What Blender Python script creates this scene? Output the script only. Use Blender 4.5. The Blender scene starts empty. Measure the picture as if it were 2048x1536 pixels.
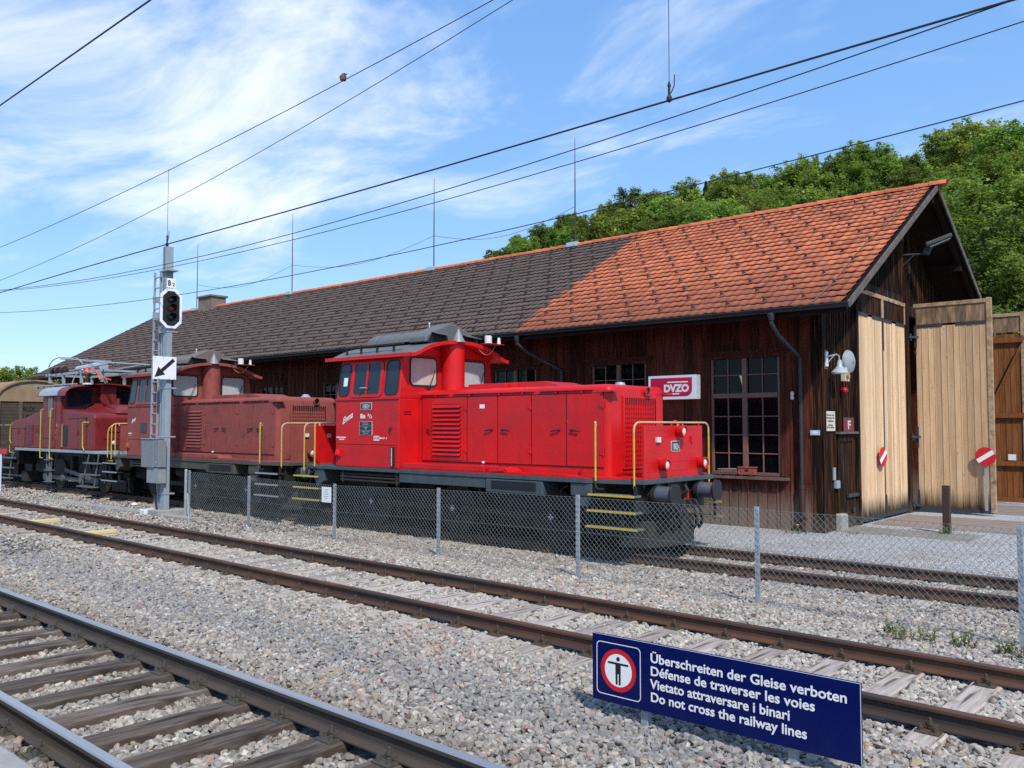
import bpy, bmesh, math, random
import numpy as np
from mathutils import Vector, Matrix
rnd = random.Random(7); nr = np.random.default_rng(11)
S = bpy.context.scene
C = S.collection
R = math.radians
# ------------------------------------------------------------ camera
cd = bpy.data.cameras.new('camera'); cam = bpy.data.objects.new('camera', cd); C.objects.link(cam)
cd.sensor_width = 36; cd.lens = 1720/2048*36; cd.clip_start = .05; cd.clip_end = 6000
cam.location = (0, 0, 2.07); cam.rotation_euler = (R(92.73), 0, R(40.955))
S.camera = cam
# ------------------------------------------------------------ light, sky, exposure
SUN = Vector((.57, -.38, .75)).normalized()
W = bpy.data.worlds.new('World'); S.world = W; W.use_nodes = True
def world():
    nt = W.node_tree; N = nt.nodes; L = nt.links; N.clear()
    out = N.new('ShaderNodeOutputWorld'); bg = N.new('ShaderNodeBackground')
    sky = N.new('ShaderNodeTexSky'); sky.sky_type = 'NISHITA'; sky.sun_disc = False
    sky.sun_elevation = math.asin(SUN.z); sky.sun_rotation = math.atan2(SUN.x, SUN.y)
    sky.altitude = 600; sky.air_density = 1.0; sky.dust_density = .25; sky.ozone_density = 1.3
    tc = N.new('ShaderNodeTexCoord'); sep = N.new('ShaderNodeSeparateXYZ'); L.new(tc.outputs['Generated'], sep.inputs[0])
    def math_(op, a, b=None, c=None):
        m = N.new('ShaderNodeMath'); m.operation = op
        for i, x in enumerate((a, b, c)):
            if x is None: continue
            if isinstance(x, (int, float)): m.inputs[i].default_value = x
            else: L.new(x, m.inputs[i])
        return m.outputs[0]
    # cirrus sheet at one height: direction / (z + a little), so the clouds flatten to the horizon
    dz = math_('ADD', math_('MAXIMUM', sep.outputs[2], 0), .16)
    cx = math_('DIVIDE', sep.outputs[0], dz); cy = math_('DIVIDE', sep.outputs[1], dz)
    cmb = N.new('ShaderNodeCombineXYZ'); L.new(cx, cmb.inputs[0]); L.new(cy, cmb.inputs[1])
    mp = N.new('ShaderNodeMapping'); L.new(cmb.outputs[0], mp.inputs[0])
    mp.inputs['Rotation'].default_value = (0, 0, R(-20)); mp.inputs['Scale'].default_value = (.85, 1.35, 1)
    n1 = N.new('ShaderNodeTexNoise'); n1.inputs['Scale'].default_value = 1.55; n1.inputs['Detail'].default_value = 11
    n1.inputs['Roughness'].default_value = .61; n1.inputs['Distortion'].default_value = .42
    L.new(mp.outputs[0], n1.inputs['Vector'])
    # more cloud in one part of the sky (towards -X), thin wisps elsewhere
    hl = math_('SQRT', math_('ADD', math_('MULTIPLY', sep.outputs[0], sep.outputs[0]), math_('ADD', math_('MULTIPLY', sep.outputs[1], sep.outputs[1]), .0001)))
    side = math_('DIVIDE', math_('ADD', math_('MULTIPLY', sep.outputs[0], -.9549), math_('MULTIPLY', sep.outputs[1], .297)), hl)
    mr = N.new('ShaderNodeMapRange'); mr.interpolation_type = 'SMOOTHSTEP'
    L.new(side, mr.inputs[0]); mr.inputs[1].default_value = .86; mr.inputs[2].default_value = .995
    mr.inputs[3].default_value = -.030; mr.inputs[4].default_value = .105
    up = N.new('ShaderNodeMapRange'); L.new(sep.outputs[2], up.inputs[0]); up.inputs[1].default_value = .10; up.inputs[2].default_value = .26
    up.inputs[3].default_value = -.20; up.inputs[4].default_value = 0.0
    f = math_('ADD', math_('ADD', n1.outputs['Fac'], mr.outputs[0]), up.outputs[0])
    cr = N.new('ShaderNodeMapRange'); cr.interpolation_type = 'SMOOTHSTEP'; L.new(f, cr.inputs[0])
    cr.inputs[1].default_value = .44; cr.inputs[2].default_value = .76; cr.inputs[3].default_value = 0; cr.inputs[4].default_value = .82
    mix = N.new('ShaderNodeMixRGB'); L.new(cr.outputs[0], mix.inputs[0])
    hsv = N.new('ShaderNodeHueSaturation'); hsv.inputs['Saturation'].default_value = 1.02; hsv.inputs['Value'].default_value = 1.5
    L.new(sky.outputs[0], hsv.inputs['Color'])
    rp = N.new('ShaderNodeValToRGB'); L.new(sep.outputs[2], rp.inputs[0]); e = rp.color_ramp.elements
    e[0].position = 0; e[0].color = (2.5/7,4.25/7,6.5/7,1); e[1].position = .5; e[1].color = (1.15/7,2.75/7,6.1/7,1); k = e.new(.2); k.color = (1.7/7,3.55/7,6.4/7,1)
    sc = N.new('ShaderNodeVectorMath'); sc.operation = 'SCALE'; L.new(rp.outputs[0], sc.inputs[0]); sc.inputs['Scale'].default_value = 7.0
    mb = N.new('ShaderNodeMixRGB'); mb.inputs[0].default_value = .72; L.new(hsv.outputs[0], mb.inputs[1]); L.new(sc.outputs[0], mb.inputs[2]); L.new(mb.outputs[0], mix.inputs[1])
    mix.inputs[2].default_value = (7.4, 7.7, 8.1, 1)
    L.new(mix.outputs[0], bg.inputs[0]); bg.inputs[1].default_value = .122
    L.new(bg.outputs[0], out.inputs[0])
world()
sl = bpy.data.lights.new('sun', 'SUN'); so = bpy.data.objects.new('sun', sl); C.objects.link(so)
sl.energy = 3.45; sl.angle = R(2.2); sl.color = (1, .955, .89)
so.rotation_euler = SUN.to_track_quat('Z', 'Y').to_euler(); so.location = (20, -10, 40)
S.view_settings.view_transform = 'Standard'; S.view_settings.look = 'None'; S.view_settings.exposure = .35; S.view_settings.gamma = 1
S.render.engine = 'CYCLES'; S.cycles.max_bounces = 6; S.cycles.transparent_max_bounces = 12
S.cycles.use_denoising = False; S.cycles.sample_clamp_indirect = 4; S.cycles.diffuse_bounces = 3

# ------------------------------------------------------------ helpers
class MB:
    def __init__(s): s.v = []; s.f = []; s.m = []
    def add(s, vs, fs, m=0):
        o = len(s.v); s.v += [tuple(x) for x in vs]
        for f in fs: s.f.append(tuple(i+o for i in f)); s.m.append(m)
    def box(s, x0, x1, y0, y1, z0, z1, m=0):
        s.add([(x0,y0,z0),(x1,y0,z0),(x1,y1,z0),(x0,y1,z0),(x0,y0,z1),(x1,y0,z1),(x1,y1,z1),(x0,y1,z1)],
              [(0,3,2,1),(4,5,6,7),(0,1,5,4),(1,2,6,5),(2,3,7,6),(3,0,4,7)], m)
    def bar(s, p, q, w, h, up=(0,0,1), m=0):
        p = Vector(p); q = Vector(q); d = (q-p).normalized(); up = Vector(up)
        if abs(d.dot(up)) > .99: up = Vector((0,1,0)) if abs(d.y) < .9 else Vector((1,0,0))
        a = d.cross(up).normalized()*w/2; b = a.cross(d).normalized()*h/2
        s.add([p-a-b,p+a-b,p+a+b,p-a+b,q-a-b,q+a-b,q+a+b,q-a+b],
              [(0,3,2,1)[::-1],(4,5,6,7)[::-1],(0,1,5,4)[::-1],(1,2,6,5)[::-1],(2,3,7,6)[::-1],(3,0,4,7)[::-1]], m)
    def tube(s, path, r, n=8, m=0, caps=True):
        P = [Vector(p) for p in path]; rs = r if isinstance(r, (list, tuple)) else [r]*len(P)
        rings = []; prev = None
        for i, p in enumerate(P):
            d = (P[min(i+1,len(P)-1)]-P[max(i-1,0)])
            d = d.normalized() if d.length > 1e-9 else Vector((0,0,1))
            if prev is None:
                a = d.orthogonal().normalized()
            else:
                a = prev - d*prev.dot(d); a = a.normalized() if a.length > 1e-6 else d.orthogonal().normalized()
            prev = a; b = d.cross(a)
            rings.append([p+(a*math.cos(2*math.pi*k/n)+b*math.sin(2*math.pi*k/n))*rs[i] for k in range(n)])
        vs = [v for r_ in rings for v in r_]; fs = []
        for i in range(len(P)-1):
            for k in range(n):
                k2 = (k+1) % n; fs.append((i*n+k, i*n+k2, (i+1)*n+k2, (i+1)*n+k))
        if caps: fs.append(tuple(range(n))[::-1]); fs.append(tuple((len(P)-1)*n+k for k in range(n)))
        s.add(vs, fs, m)
    def cyl(s, p, q, r, r2=None, n=18, m=0): s.tube([p, q], [r, r if r2 is None else r2], n, m)
    def prism(s, poly, ax, a, b, m=0):
        # poly: 2-D points in the two other axes (x: (y,z); y: (x,z); z: (x,y))
        def P(u, v, w): return (w,u,v) if ax == 'x' else (u,w,v) if ax == 'y' else (u,v,w)
        n = len(poly); vs = [P(u,v,a) for u,v in poly]+[P(u,v,b) for u,v in poly]
        fs = [tuple(range(n)), tuple(range(n,2*n))[::-1]]+[(i,(i+1)%n+0,(i+1)%n+n,i+n)[::-1] for i in range(n)]
        s.add(vs, fs, m)
    def ring(s, outer, inner, F, d0, d1, m=0):
        # frame between two loops with equal counts; F maps (u,v,d) to a point
        n = len(outer); vs = [F(*o,d1) for o in outer]+[F(*o,d1) for o in inner]+[F(*o,d0) for o in outer]+[F(*o,d0) for o in inner]
        fs = []
        for i in range(n):
            j = (i+1) % n
            fs += [(i,j,n+j,n+i),(2*n+i,2*n+j,j,i),(n+i,n+j,3*n+j,3*n+i)]
        s.add(vs, fs, m)
    def lathe(s, c, prof, axis=(0,0,1), n=20, m=0):
        c = Vector(c); ax = Vector(axis).normalized(); a = ax.orthogonal().normalized(); b = ax.cross(a)
        vs = []; fs = []
        for r, h in prof:
            for k in range(n): t = 2*math.pi*k/n; vs.append(c+ax*h+(a*math.cos(t)+b*math.sin(t))*r)
        for i in range(len(prof)-1):
            for k in range(n): k2 = (k+1) % n; fs.append((i*n+k,i*n+k2,(i+1)*n+k2,(i+1)*n+k))
        fs.append(tuple(range(n))[::-1]); fs.append(tuple((len(prof)-1)*n+k for k in range(n)))
        s.add(vs, fs, m)
    def build(s, name, mats, parent=None, smooth=False, bevel=0, seg=2, fix=True, cols=None):
        off = origin(parent)
        me = bpy.data.meshes.new(name)
        me.from_pydata([(x-off[0],y-off[1],z-off[2]) for x,y,z in s.v], [], s.f)
        for m in (mats if isinstance(mats, (list, tuple)) else [mats]): me.materials.append(m)
        if any(s.m): me.polygons.foreach_set('material_index', s.m)
        if cols is not None:
            at = me.attributes.new('tint', 'FLOAT', 'FACE'); at.data.foreach_set('value', cols)
        if fix:
            bm = bmesh.new(); bm.from_mesh(me); bmesh.ops.recalc_face_normals(bm, faces=bm.faces); bm.to_mesh(me); bm.free()
        o = bpy.data.objects.new(name, me); C.objects.link(o)
        if parent is not None: o.parent = parent
        if smooth:
            me.polygons.foreach_set('use_smooth', [True]*len(me.polygons)); me.set_sharp_from_angle(angle=R(38))
        if bevel:
            b = o.modifiers.new('bevel', 'BEVEL'); b.width = bevel; b.segments = seg; b.limit_method = 'ANGLE'; b.angle_limit = R(35)
        me.update(); return o
def origin(p):
    o = Vector((0,0,0))
    while p is not None: o = o+p.location; p = p.parent
    return o
def tag(o, label=None, cat=None, group=None, kind=None):
    if label: o['label'] = label
    if cat: o['category'] = cat
    if group: o['group'] = group
    if kind: o['kind'] = kind
    return o
def thing(name, label, cat, loc, group=None):
    o = bpy.data.objects.new(name, None); o.empty_display_size = .2; C.objects.link(o); o.location = loc
    return tag(o, label, cat, group)
def dup(o, parent=None, mm=None, skip=()):
    c = o.copy(); C.objects.link(c); c.parent = parent
    if mm and c.type == 'MESH':
        c.data = c.data.copy()
        for i, m in enumerate(c.data.materials):
            if m and m.name in mm: c.data.materials[i] = mm[m.name]
    for ch in list(o.children):
        if ch.name.split('.')[0] not in skip: dup(ch, c, mm, skip)
    return c
def rr(x0, x1, z0, z1, r, n=5):
    pts = []
    for cx, cz, a in ((x1-r,z1-r,0),(x0+r,z1-r,90),(x0+r,z0+r,180),(x1-r,z0+r,270)):
        for k in range(n+1): t = R(a+90*k/n); pts.append((cx+r*math.cos(t), cz+r*math.sin(t)))
    return pts
def text(s, size, o, xd, yd, mat, parent, name='lettering', shear=0, bold=0, align='LEFT', width=1.0, space=1.0):
    cu = bpy.data.curves.new('t', 'FONT'); cu.body = s; cu.size = size; cu.shear = shear; cu.offset = bold; cu.extrude = .0015
    cu.align_x = align; cu.space_character = space; cu.resolution_u = 3
    t = bpy.data.objects.new('t', cu); C.objects.link(t); bpy.context.view_layer.update()
    me = bpy.data.meshes.new_from_object(t.evaluated_get(bpy.context.evaluated_depsgraph_get()))
    bpy.data.objects.remove(t); bpy.data.curves.remove(cu)
    X = Vector(xd).normalized(); Y = Vector(yd).normalized(); Z = X.cross(Y); off = origin(parent)
    for v in me.vertices: v.co = Vector(o)-off+X*v.co.x*width+Y*v.co.y+Z*v.co.z
    me.materials.clear(); me.materials.append(mat); me.name = name
    ob = bpy.data.objects.new(name, me); C.objects.link(ob); ob.parent = parent
    return ob
# ------------------------------------------------------------ materials
def nodes(name):
    m = bpy.data.materials.new(name); m.use_nodes = True; nt = m.node_tree
    return m, nt, nt.nodes, nt.links, nt.nodes['Principled BSDF']
def rgb(c): return (c[0], c[1], c[2], 1)
def mat(name, col, rough=.5, metal=0, col2=None, var=.5, scale=6, stretch=(1,1,1), bump=0, bscale=None, rand=0, coat=0, tint=0, spots=None, detail=6, spec=.5, low=None):
    """plain surface: colour broken by noise towards col2, small bump, per-object or per-face variation, stains"""
    m, nt, N, L, B = nodes(name)
    B.inputs['Roughness'].default_value = rough; B.inputs['Metallic'].default_value = metal
    B.inputs['Specular IOR Level'].default_value = spec
    if coat: B.inputs['Coat Weight'].default_value = coat; B.inputs['Coat Roughness'].default_value = .04
    tc = N.new('ShaderNodeTexCoord'); mp = N.new('ShaderNodeMapping'); L.new(tc.outputs['Object'], mp.inputs[0]); mp.inputs['Scale'].default_value = stretch
    vec = mp.outputs[0]
    if rand:
        oi = N.new('ShaderNodeObjectInfo'); av = N.new('ShaderNodeVectorMath'); av.operation = 'SCALE'
        cm = N.new('ShaderNodeCombineXYZ'); L.new(oi.outputs['Random'], cm.inputs[0]); L.new(oi.outputs['Random'], cm.inputs[1]); L.new(cm.outputs[0], av.inputs[0]); av.inputs['Scale'].default_value = 37
        ad = N.new('ShaderNodeVectorMath'); L.new(vec, ad.inputs[0]); L.new(av.outputs[0], ad.inputs[1]); vec = ad.outputs[0]
    n = N.new('ShaderNodeTexNoise'); n.inputs['Scale'].default_value = scale; n.inputs['Detail'].default_value = detail; n.inputs['Roughness'].default_value = .62
    L.new(vec, n.inputs['Vector'])
    c2 = col2 or tuple(x*.6 for x in col)
    mx = N.new('ShaderNodeMixRGB'); mx.inputs[1].default_value = rgb(col); mx.inputs[2].default_value = rgb(c2)
    mr = N.new('ShaderNodeMapRange'); L.new(n.outputs['Fac'], mr.inputs[0]); mr.inputs[1].default_value = .35; mr.inputs[2].default_value = .7; mr.inputs[4].default_value = var
    L.new(mr.outputs[0], mx.inputs[0]); out = mx.outputs[0]
    if tint or rand:
        hs = N.new('ShaderNodeHueSaturation'); L.new(out, hs.inputs['Color'])
        mm = N.new('ShaderNodeMapRange'); a = max(tint, rand); mm.inputs[3].default_value = 1-a; mm.inputs[4].default_value = 1+a
        if tint: at = N.new('ShaderNodeAttribute'); at.attribute_name = 'tint'; L.new(at.outputs['Fac'], mm.inputs[0])
        else: L.new(oi.outputs['Random'], mm.inputs[0])
        L.new(mm.outputs[0], hs.inputs['Value']); out = hs.outputs[0]
    for sp in (spots or ()):
        c, sc, lo, hi, amt = sp[:5]
        v = N.new('ShaderNodeTexNoise'); v.inputs['Scale'].default_value = sc; v.inputs['Detail'].default_value = 4
        if len(sp) > 5:
            m2 = N.new('ShaderNodeMapping'); m2.inputs['Scale'].default_value = sp[5]; L.new(tc.outputs['Object'], m2.inputs[0]); L.new(m2.outputs[0], v.inputs['Vector'])
        else: L.new(tc.outputs['Object'], v.inputs['Vector'])
        q = N.new('ShaderNodeMapRange'); L.new(v.outputs['Fac'], q.inputs[0]); q.inputs[1].default_value = lo; q.inputs[2].default_value = hi; q.inputs[4].default_value = amt
        k = N.new('ShaderNodeMixRGB'); L.new(q.outputs[0], k.inputs[0]); L.new(out, k.inputs[1]); k.inputs[2].default_value = rgb(c); out = k.outputs[0]
    if low:  # weathering that rises from the foot: colour, height where it ends, height where it is full
        c, z1, z0, amt = low
        ge = N.new('ShaderNodeNewGeometry'); se = N.new('ShaderNodeSeparateXYZ'); L.new(ge.outputs['Position'], se.inputs[0])
        ad2 = N.new('ShaderNodeMath'); ad2.operation = 'MULTIPLY_ADD'; L.new(n.outputs['Fac'], ad2.inputs[0]); ad2.inputs[1].default_value = .9; L.new(se.outputs[2], ad2.inputs[2])
        q = N.new('ShaderNodeMapRange'); L.new(ad2.outputs[0], q.inputs[0]); q.inputs[1].default_value = z1+.45; q.inputs[2].default_value = z0+.45; q.inputs[4].default_value = amt
        k = N.new('ShaderNodeMixRGB'); L.new(q.outputs[0], k.inputs[0]); L.new(out, k.inputs[1]); k.inputs[2].default_value = rgb(c); out = k.outputs[0]
    L.new(out, B.inputs['Base Color'])
    if bump:
        b = N.new('ShaderNodeBump'); b.inputs['Strength'].default_value = bump; b.inputs['Distance'].default_value = .01
        if bscale:
            n2 = N.new('ShaderNodeTexNoise'); n2.inputs['Scale'].default_value = bscale; n2.inputs['Detail'].default_value = 4; L.new(vec, n2.inputs['Vector']); L.new(n2.outputs['Fac'], b.inputs['Height'])
        else: L.new(n.outputs['Fac'], b.inputs['Height'])
        L.new(b.outputs[0], B.inputs['Normal'])
    return m
red = mat('red_paint', (.62,.007,.009), .42, col2=(.52,.007,.010), var=.8, scale=1.8, coat=.1, spec=.32, bump=.10, bscale=2.5,
          spots=[((.36,.012,.014), 1.3, .48, .68, .45), ((.40,.020,.018), 5, .55, .75, .4, (2,2,.22)), ((.24,.014,.014), 6, .58, .78, .40, (3,3,.14)), ((.30,.20,.14), 17, .73, .75, .7)], low=((.36,.055,.045), 1.0, .55, .5))
oldred = mat('faded_red_paint', spec=.3, col= (.28,.068,.055), rough=.7, col2=(.19,.046,.038), var=.8, scale=3, bump=.06, bscale=9,
          spots=[((.07,.035,.028), 7, .58, .75, .7, (1,1,.25)), ((.33,.085,.065), 1.5, .5, .7, .5)])
darkred = mat('dark_red_paint', (.19,.015,.014), .45, col2=(.13,.011,.010), var=.8, scale=3, bump=.05, bscale=7, spots=[((.06,.02,.015), 9, .62, .75, .6, (1,1,.3))])
frame_g = mat('frame_paint_grey', (.060,.080,.090), .5, col2=(.040,.050,.056), var=.9, scale=5, stretch=(1,1,.4), bump=.08, bscale=14)
frame_o = mat('frame_paint_dirty', (.055,.058,.052), .65, col2=(.10,.075,.05), var=.7, scale=5, stretch=(1,1,.4), bump=.1, bscale=14)
black = mat('black_steel', spec=.3, col= (.012,.013,.014), rough=.55, col2=(.028,.026,.022), var=.7, scale=7)
grimy = mat('grimy_steel', spec=.3, col= (.020,.021,.021), rough=.65, col2=(.042,.034,.025), var=.8, scale=8)
roofgrey = mat('roof_grey_paint', (.115,.125,.12), .55, col2=(.09,.095,.09), var=.8, scale=4, bump=.06, bscale=9, spots=[((.19,.09,.06), 5, .6, .68, .6), ((.40,.30,.09), 3.2, .67, .70, .6)])
roofdirty = mat('roof_brown_dirt', (.12,.095,.08), .75, col2=(.17,.15,.13), var=.8, scale=5, bump=.06, bscale=9)
yellow = mat('yellow_paint', (.58,.42,.04), .6, col2=(.36,.26,.06), var=.9, scale=14)
wornyel = mat('worn_yellow_paint', (.64,.44,.24), .5, col2=(.52,.30,.14), var=.8, scale=14)
treadm = mat('step_tread', (.10,.10,.085), .8, col2=(.2,.18,.1), var=.7, scale=20)
buff = mat('buffer_grey_paint', (.085,.10,.125), .35, col2=(.06,.07,.085), var=.6, scale=4)
rubber = mat('black_rubber', (.012,.012,.013), .6, col2=(.02,.02,.02))
alu = mat('bright_metal', (.62,.64,.66), .35, .6, col2=(.45,.47,.5), var=.6, scale=6)
galv = mat('galvanised_steel', (.40,.43,.45), .5, .35, col2=(.30,.33,.36), var=.8, scale=9, bump=.03, bscale=40)
greymet = mat('grey_painted_steel', (.29,.33,.36), .5, col2=(.22,.26,.29), var=.8, scale=4, spots=[((.35,.30,.25), 9, .68, .74, .4)])
cabgrey = mat('cabinet_grey', (.20,.22,.225), .5, col2=(.16,.175,.18), var=.7, scale=3)
white = mat('white_enamel', (.78,.79,.80), .35, col2=(.68,.69,.70), var=.5, scale=5)
whitel = mat('white_lettering', (.82,.82,.80), .5, col2=(.7,.68,.66), var=.4, scale=30)
greyl = mat('pale_grey_lettering', (.5,.52,.53), .5)
orangel = mat('orange_lettering', (.6,.22,.06), .6)
plate = mat('dark_plate', (.022,.03,.036), .4, col2=(.03,.04,.045))
cream = mat('cream_curtain', (.50,.45,.38), .6, col2=(.36,.31,.26), var=.7, scale=5, stretch=(1,1,.3), coat=.5)
greycur = mat('pale_curtain', (.42,.44,.42), .6, col2=(.34,.36,.34), var=.5, scale=4, coat=.5)
whitep = mat('white_paper', (.78,.78,.76), .7, col2=(.7,.7,.68))
signblue = mat('navy_enamel', (.002,.0072,.082), .2, col2=(.003,.0065,.066), var=.7, scale=3, spec=.2, spots=[((.012,.017,.09), 2.2, .58, .72, .5)], coat=.0)
signred = mat('sign_red', (.62,.012,.022), .4)
def glow(name, c, e):
    m, nt, N, L, B = nodes(name); B.inputs['Base Color'].default_value = rgb(c); B.inputs['Emission Color'].default_value = rgb(c); B.inputs['Emission Strength'].default_value = e; B.inputs['Roughness'].default_value = .35; return m
boxwhite = glow('sign_white_added_glow', (.78,.79,.80), .28); crimson = glow('sign_crimson_added_glow', (.52,.006,.050), .28)  # emission added so the sign looks bright in the shade of the eaves
blackp = mat('black_print', (.01,.01,.012), .5)
maroon = mat('maroon_panel', (.16,.022,.028), .5, col2=(.11,.02,.022), var=.6)
orange = mat('orange_hose', (.75,.10,.02), .5)
porcelain = mat('white_porcelain', (.7,.7,.66), .25)
brownins = mat('brown_insulator', (.05,.022,.014), .25)
wagonwood = mat('wagon_boards', spec=.12, col= (.080,.064,.045), rough=.8, col2=(.065,.05,.034), var=.9, scale=6, stretch=(1,.35,2), bump=.2)
wagontan = mat('wagon_tan_panel', (.29,.215,.125), .65, col2=(.20,.13,.065), var=.9, scale=3, stretch=(1,1,.5))
wagonroof = mat('wagon_roof_tan', (.30,.20,.105), .7, col2=(.22,.10,.045), var=.9, scale=3)
def glassmat(name, col, rough=.03, tr=0):
    m, nt, N, L, B = nodes(name)
    B.inputs['Base Color'].default_value = rgb(col); B.inputs['Roughness'].default_value = rough; B.inputs['Specular IOR Level'].default_value = .5 if not tr else .22
    n = N.new('ShaderNodeTexNoise'); n.inputs['Scale'].default_value = 1.6; b = N.new('ShaderNodeBump'); b.inputs['Strength'].default_value = .05; b.inputs['Distance'].default_value = .02
    tc = N.new('ShaderNodeTexCoord'); L.new(tc.outputs['Object'], n.inputs['Vector'])
    L.new(n.outputs['Fac'], b.inputs['Height']); L.new(b.outputs[0], B.inputs['Normal'])
    if tr:
        t = N.new('ShaderNodeBsdfTransparent'); t.inputs[0].default_value = (.75,.8,.78,1); mx = N.new('ShaderNodeMixShader'); mx.inputs[0].default_value = 1-tr
        o = N['Material Output']; L.new(t.outputs[0], mx.inputs[1]); L.new(B.outputs[0], mx.inputs[2]); L.new(mx.outputs[0], o.inputs[0])
    return m
cabglass = glassmat('cab_glass', (.012,.022,.030), .03)
winglass = glassmat('window_glass', (.004,.005,.006), .02, .30)
lensm = glassmat('lamp_lens', (.62,.64,.62), .12)
redlens = glassmat('red_signal_lens', (.16,.008,.006), .1)
darklens = glassmat('dark_signal_lens', (.004,.010,.010), .1)
# wood
wallwood = mat('red_brown_boards', spec=.12, col= (.112,.028,.0165), rough=.72, col2=(.042,.0100,.0065), var=1, scale=3.2, stretch=(5,5,.55), bump=.35, tint=.5,
               spots=[((.17,.065,.028), 3, .54, .72, .65, (6,6,.35)), ((.016,.007,.006), 7, .64, .7, .7, (3,3,2))], low=((.21,.155,.12), .75, .10, .8))
gablewood = mat('blackened_boards', spec=.12, col= (.020,.010,.0065), rough=.8, col2=(.007,.0045,.0035), var=1, scale=3, stretch=(5,5,.4), bump=.4, tint=.6,
               spots=[((.125,.048,.016), 3, .50, .66, .9, (7,7,.3)), ((.006,.005,.004), 2.2, .5, .66, .8, (7,7,.5))], low=((.11,.085,.065), .2, -.1, .5))
leafwood = mat('fresh_larch_boards', spec=.12, col= (.69,.52,.35), rough=.62, col2=(.56,.37,.20), var=.9, scale=3, stretch=(6,6,.45), bump=.25, tint=.22,
               spots=[((.30,.15,.06), 9, .70, .73, .6, (2.2,2.2,.9)), ((.66,.50,.30), 2, .55, .7, .5, (8,8,.3))], low=((.03,.024,.02), .34, -.06, .95))
leafside = mat('planed_larch_boards', spec=.12, col= (.60,.43,.275), rough=.62, col2=(.48,.29,.145), var=.9, scale=3, stretch=(5,5,.4), bump=.25, tint=.2,
               spots=[((.20,.085,.035), 8, .69, .72, .7, (2,2,.9))], low=((.04,.03,.022), .40, -.06, .95))
greybeam = mat('weathered_beam', spec=.12, col= (.46,.32,.20), rough=.8, col2=(.24,.145,.08), var=.9, scale=4, stretch=(2,2,2), bump=.3, spots=[((.05,.038,.03), 3, .58, .68, .7)])
vergewood = mat('grey_verge_board', spec=.12, col= (.15,.13,.11), rough=.85, col2=(.075,.064,.055), var=.9, scale=5, bump=.3)
innerwood = mat('orange_brown_boards', spec=.12, col= (.23,.098,.038), rough=.6, col2=(.15,.045,.012), var=.9, scale=3, stretch=(5,5,.5), bump=.2, tint=.22)
frameboard = mat('window_frame_brown', (.20,.098,.078), .55, col2=(.15,.07,.056), var=.7, scale=7)
darktrim = mat('dark_trim_wood', spec=.12, col= (.012,.007,.006), rough=.7, col2=(.02,.010,.008), var=.8, scale=6)
ironstrap = mat('iron_strap', (.035,.040,.046), .55, col2=(.022,.025,.028), var=.8, scale=8)
gutterm = mat('gutter_dark_green', (.016,.026,.028), .35, col2=(.010,.016,.018), var=.7, scale=3)
pipem = mat('pipe_slate', (.026,.031,.034), .5, col2=(.018,.021,.024), var=.7, scale=3)
pipered = mat('pipe_foot_red', (.055,.020,.017), .5)
tile_o = mat('clay_tile_orange', spec=.12, col= (.55,.172,.082), rough=.85, col2=(.41,.112,.056), var=.9, scale=4, bump=.12, bscale=30, tint=.18, spots=[((.17,.062,.042), 1.1, .55, .72, .5), ((.10,.05,.04), 7, .62, .74, .5), ((.42,.38,.16), 26, .74, .77, .6)], low=((.15,.060,.044), 6.0, 4.3, .8))
tile_b = mat('clay_tile_brown', spec=.12, col= (.125,.090,.076), rough=.8, col2=(.100,.074,.065), var=.9, scale=4, bump=.1, bscale=30, tint=.12)
concrete = mat('concrete', (.36,.35,.32), .85, col2=(.25,.24,.215), var=.9, scale=6, bump=.2, bscale=30)
rust = mat('brown_rust', (.066,.027,.015), .75, col2=(.034,.019,.014), var=.9, scale=9, bump=.15, bscale=40)
railrust = mat('rail_rust_brown', (.105,.046,.024), .7, col2=(.052,.026,.017), var=.9, scale=6, stretch=(.3,1,1), bump=.1, bscale=30, spots=[((.028,.026,.025), 2.4, .5, .62, .7, (.15,1,3))])
raildark = mat('rail_side_grey', (.070,.055,.043), .65, col2=(.045,.036,.030), var=.9, scale=5, stretch=(.4,1,1), bump=.1, bscale=30)
railtop = mat('polished_rail_head', (.52,.50,.47), .34, .7, col2=(.34,.36,.40), var=.6, scale=3, stretch=(.1,6,1))
fastm = mat('fastening_rust', (.058,.034,.022), .7, col2=(.10,.075,.045), var=.8, scale=30)
fastg = mat('fastening_oily_grey', (.060,.055,.045), .6, col2=(.09,.08,.06), var=.8, scale=30)
sl_dark = mat('tarred_oak_sleeper', spec=.12, col= (.072,.050,.038), rough=.85, col2=(.19,.16,.135), var=.9, scale=5, stretch=(7,.55,3), bump=.6, rand=.25, spots=[((.026,.020,.017), 3, .54, .64, .8, (6,.5,2))])
sl_grey = mat('bleached_oak_sleeper', spec=.12, col= (.46,.40,.345), rough=.9, col2=(.24,.19,.155), var=.9, scale=5, stretch=(7,.55,3), bump=.6, rand=.2, spots=[((.06,.045,.036), 3, .60, .66, .8, (9,.4,2)), ((.10,.07,.05), 2, .6, .7, .5)])
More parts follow.
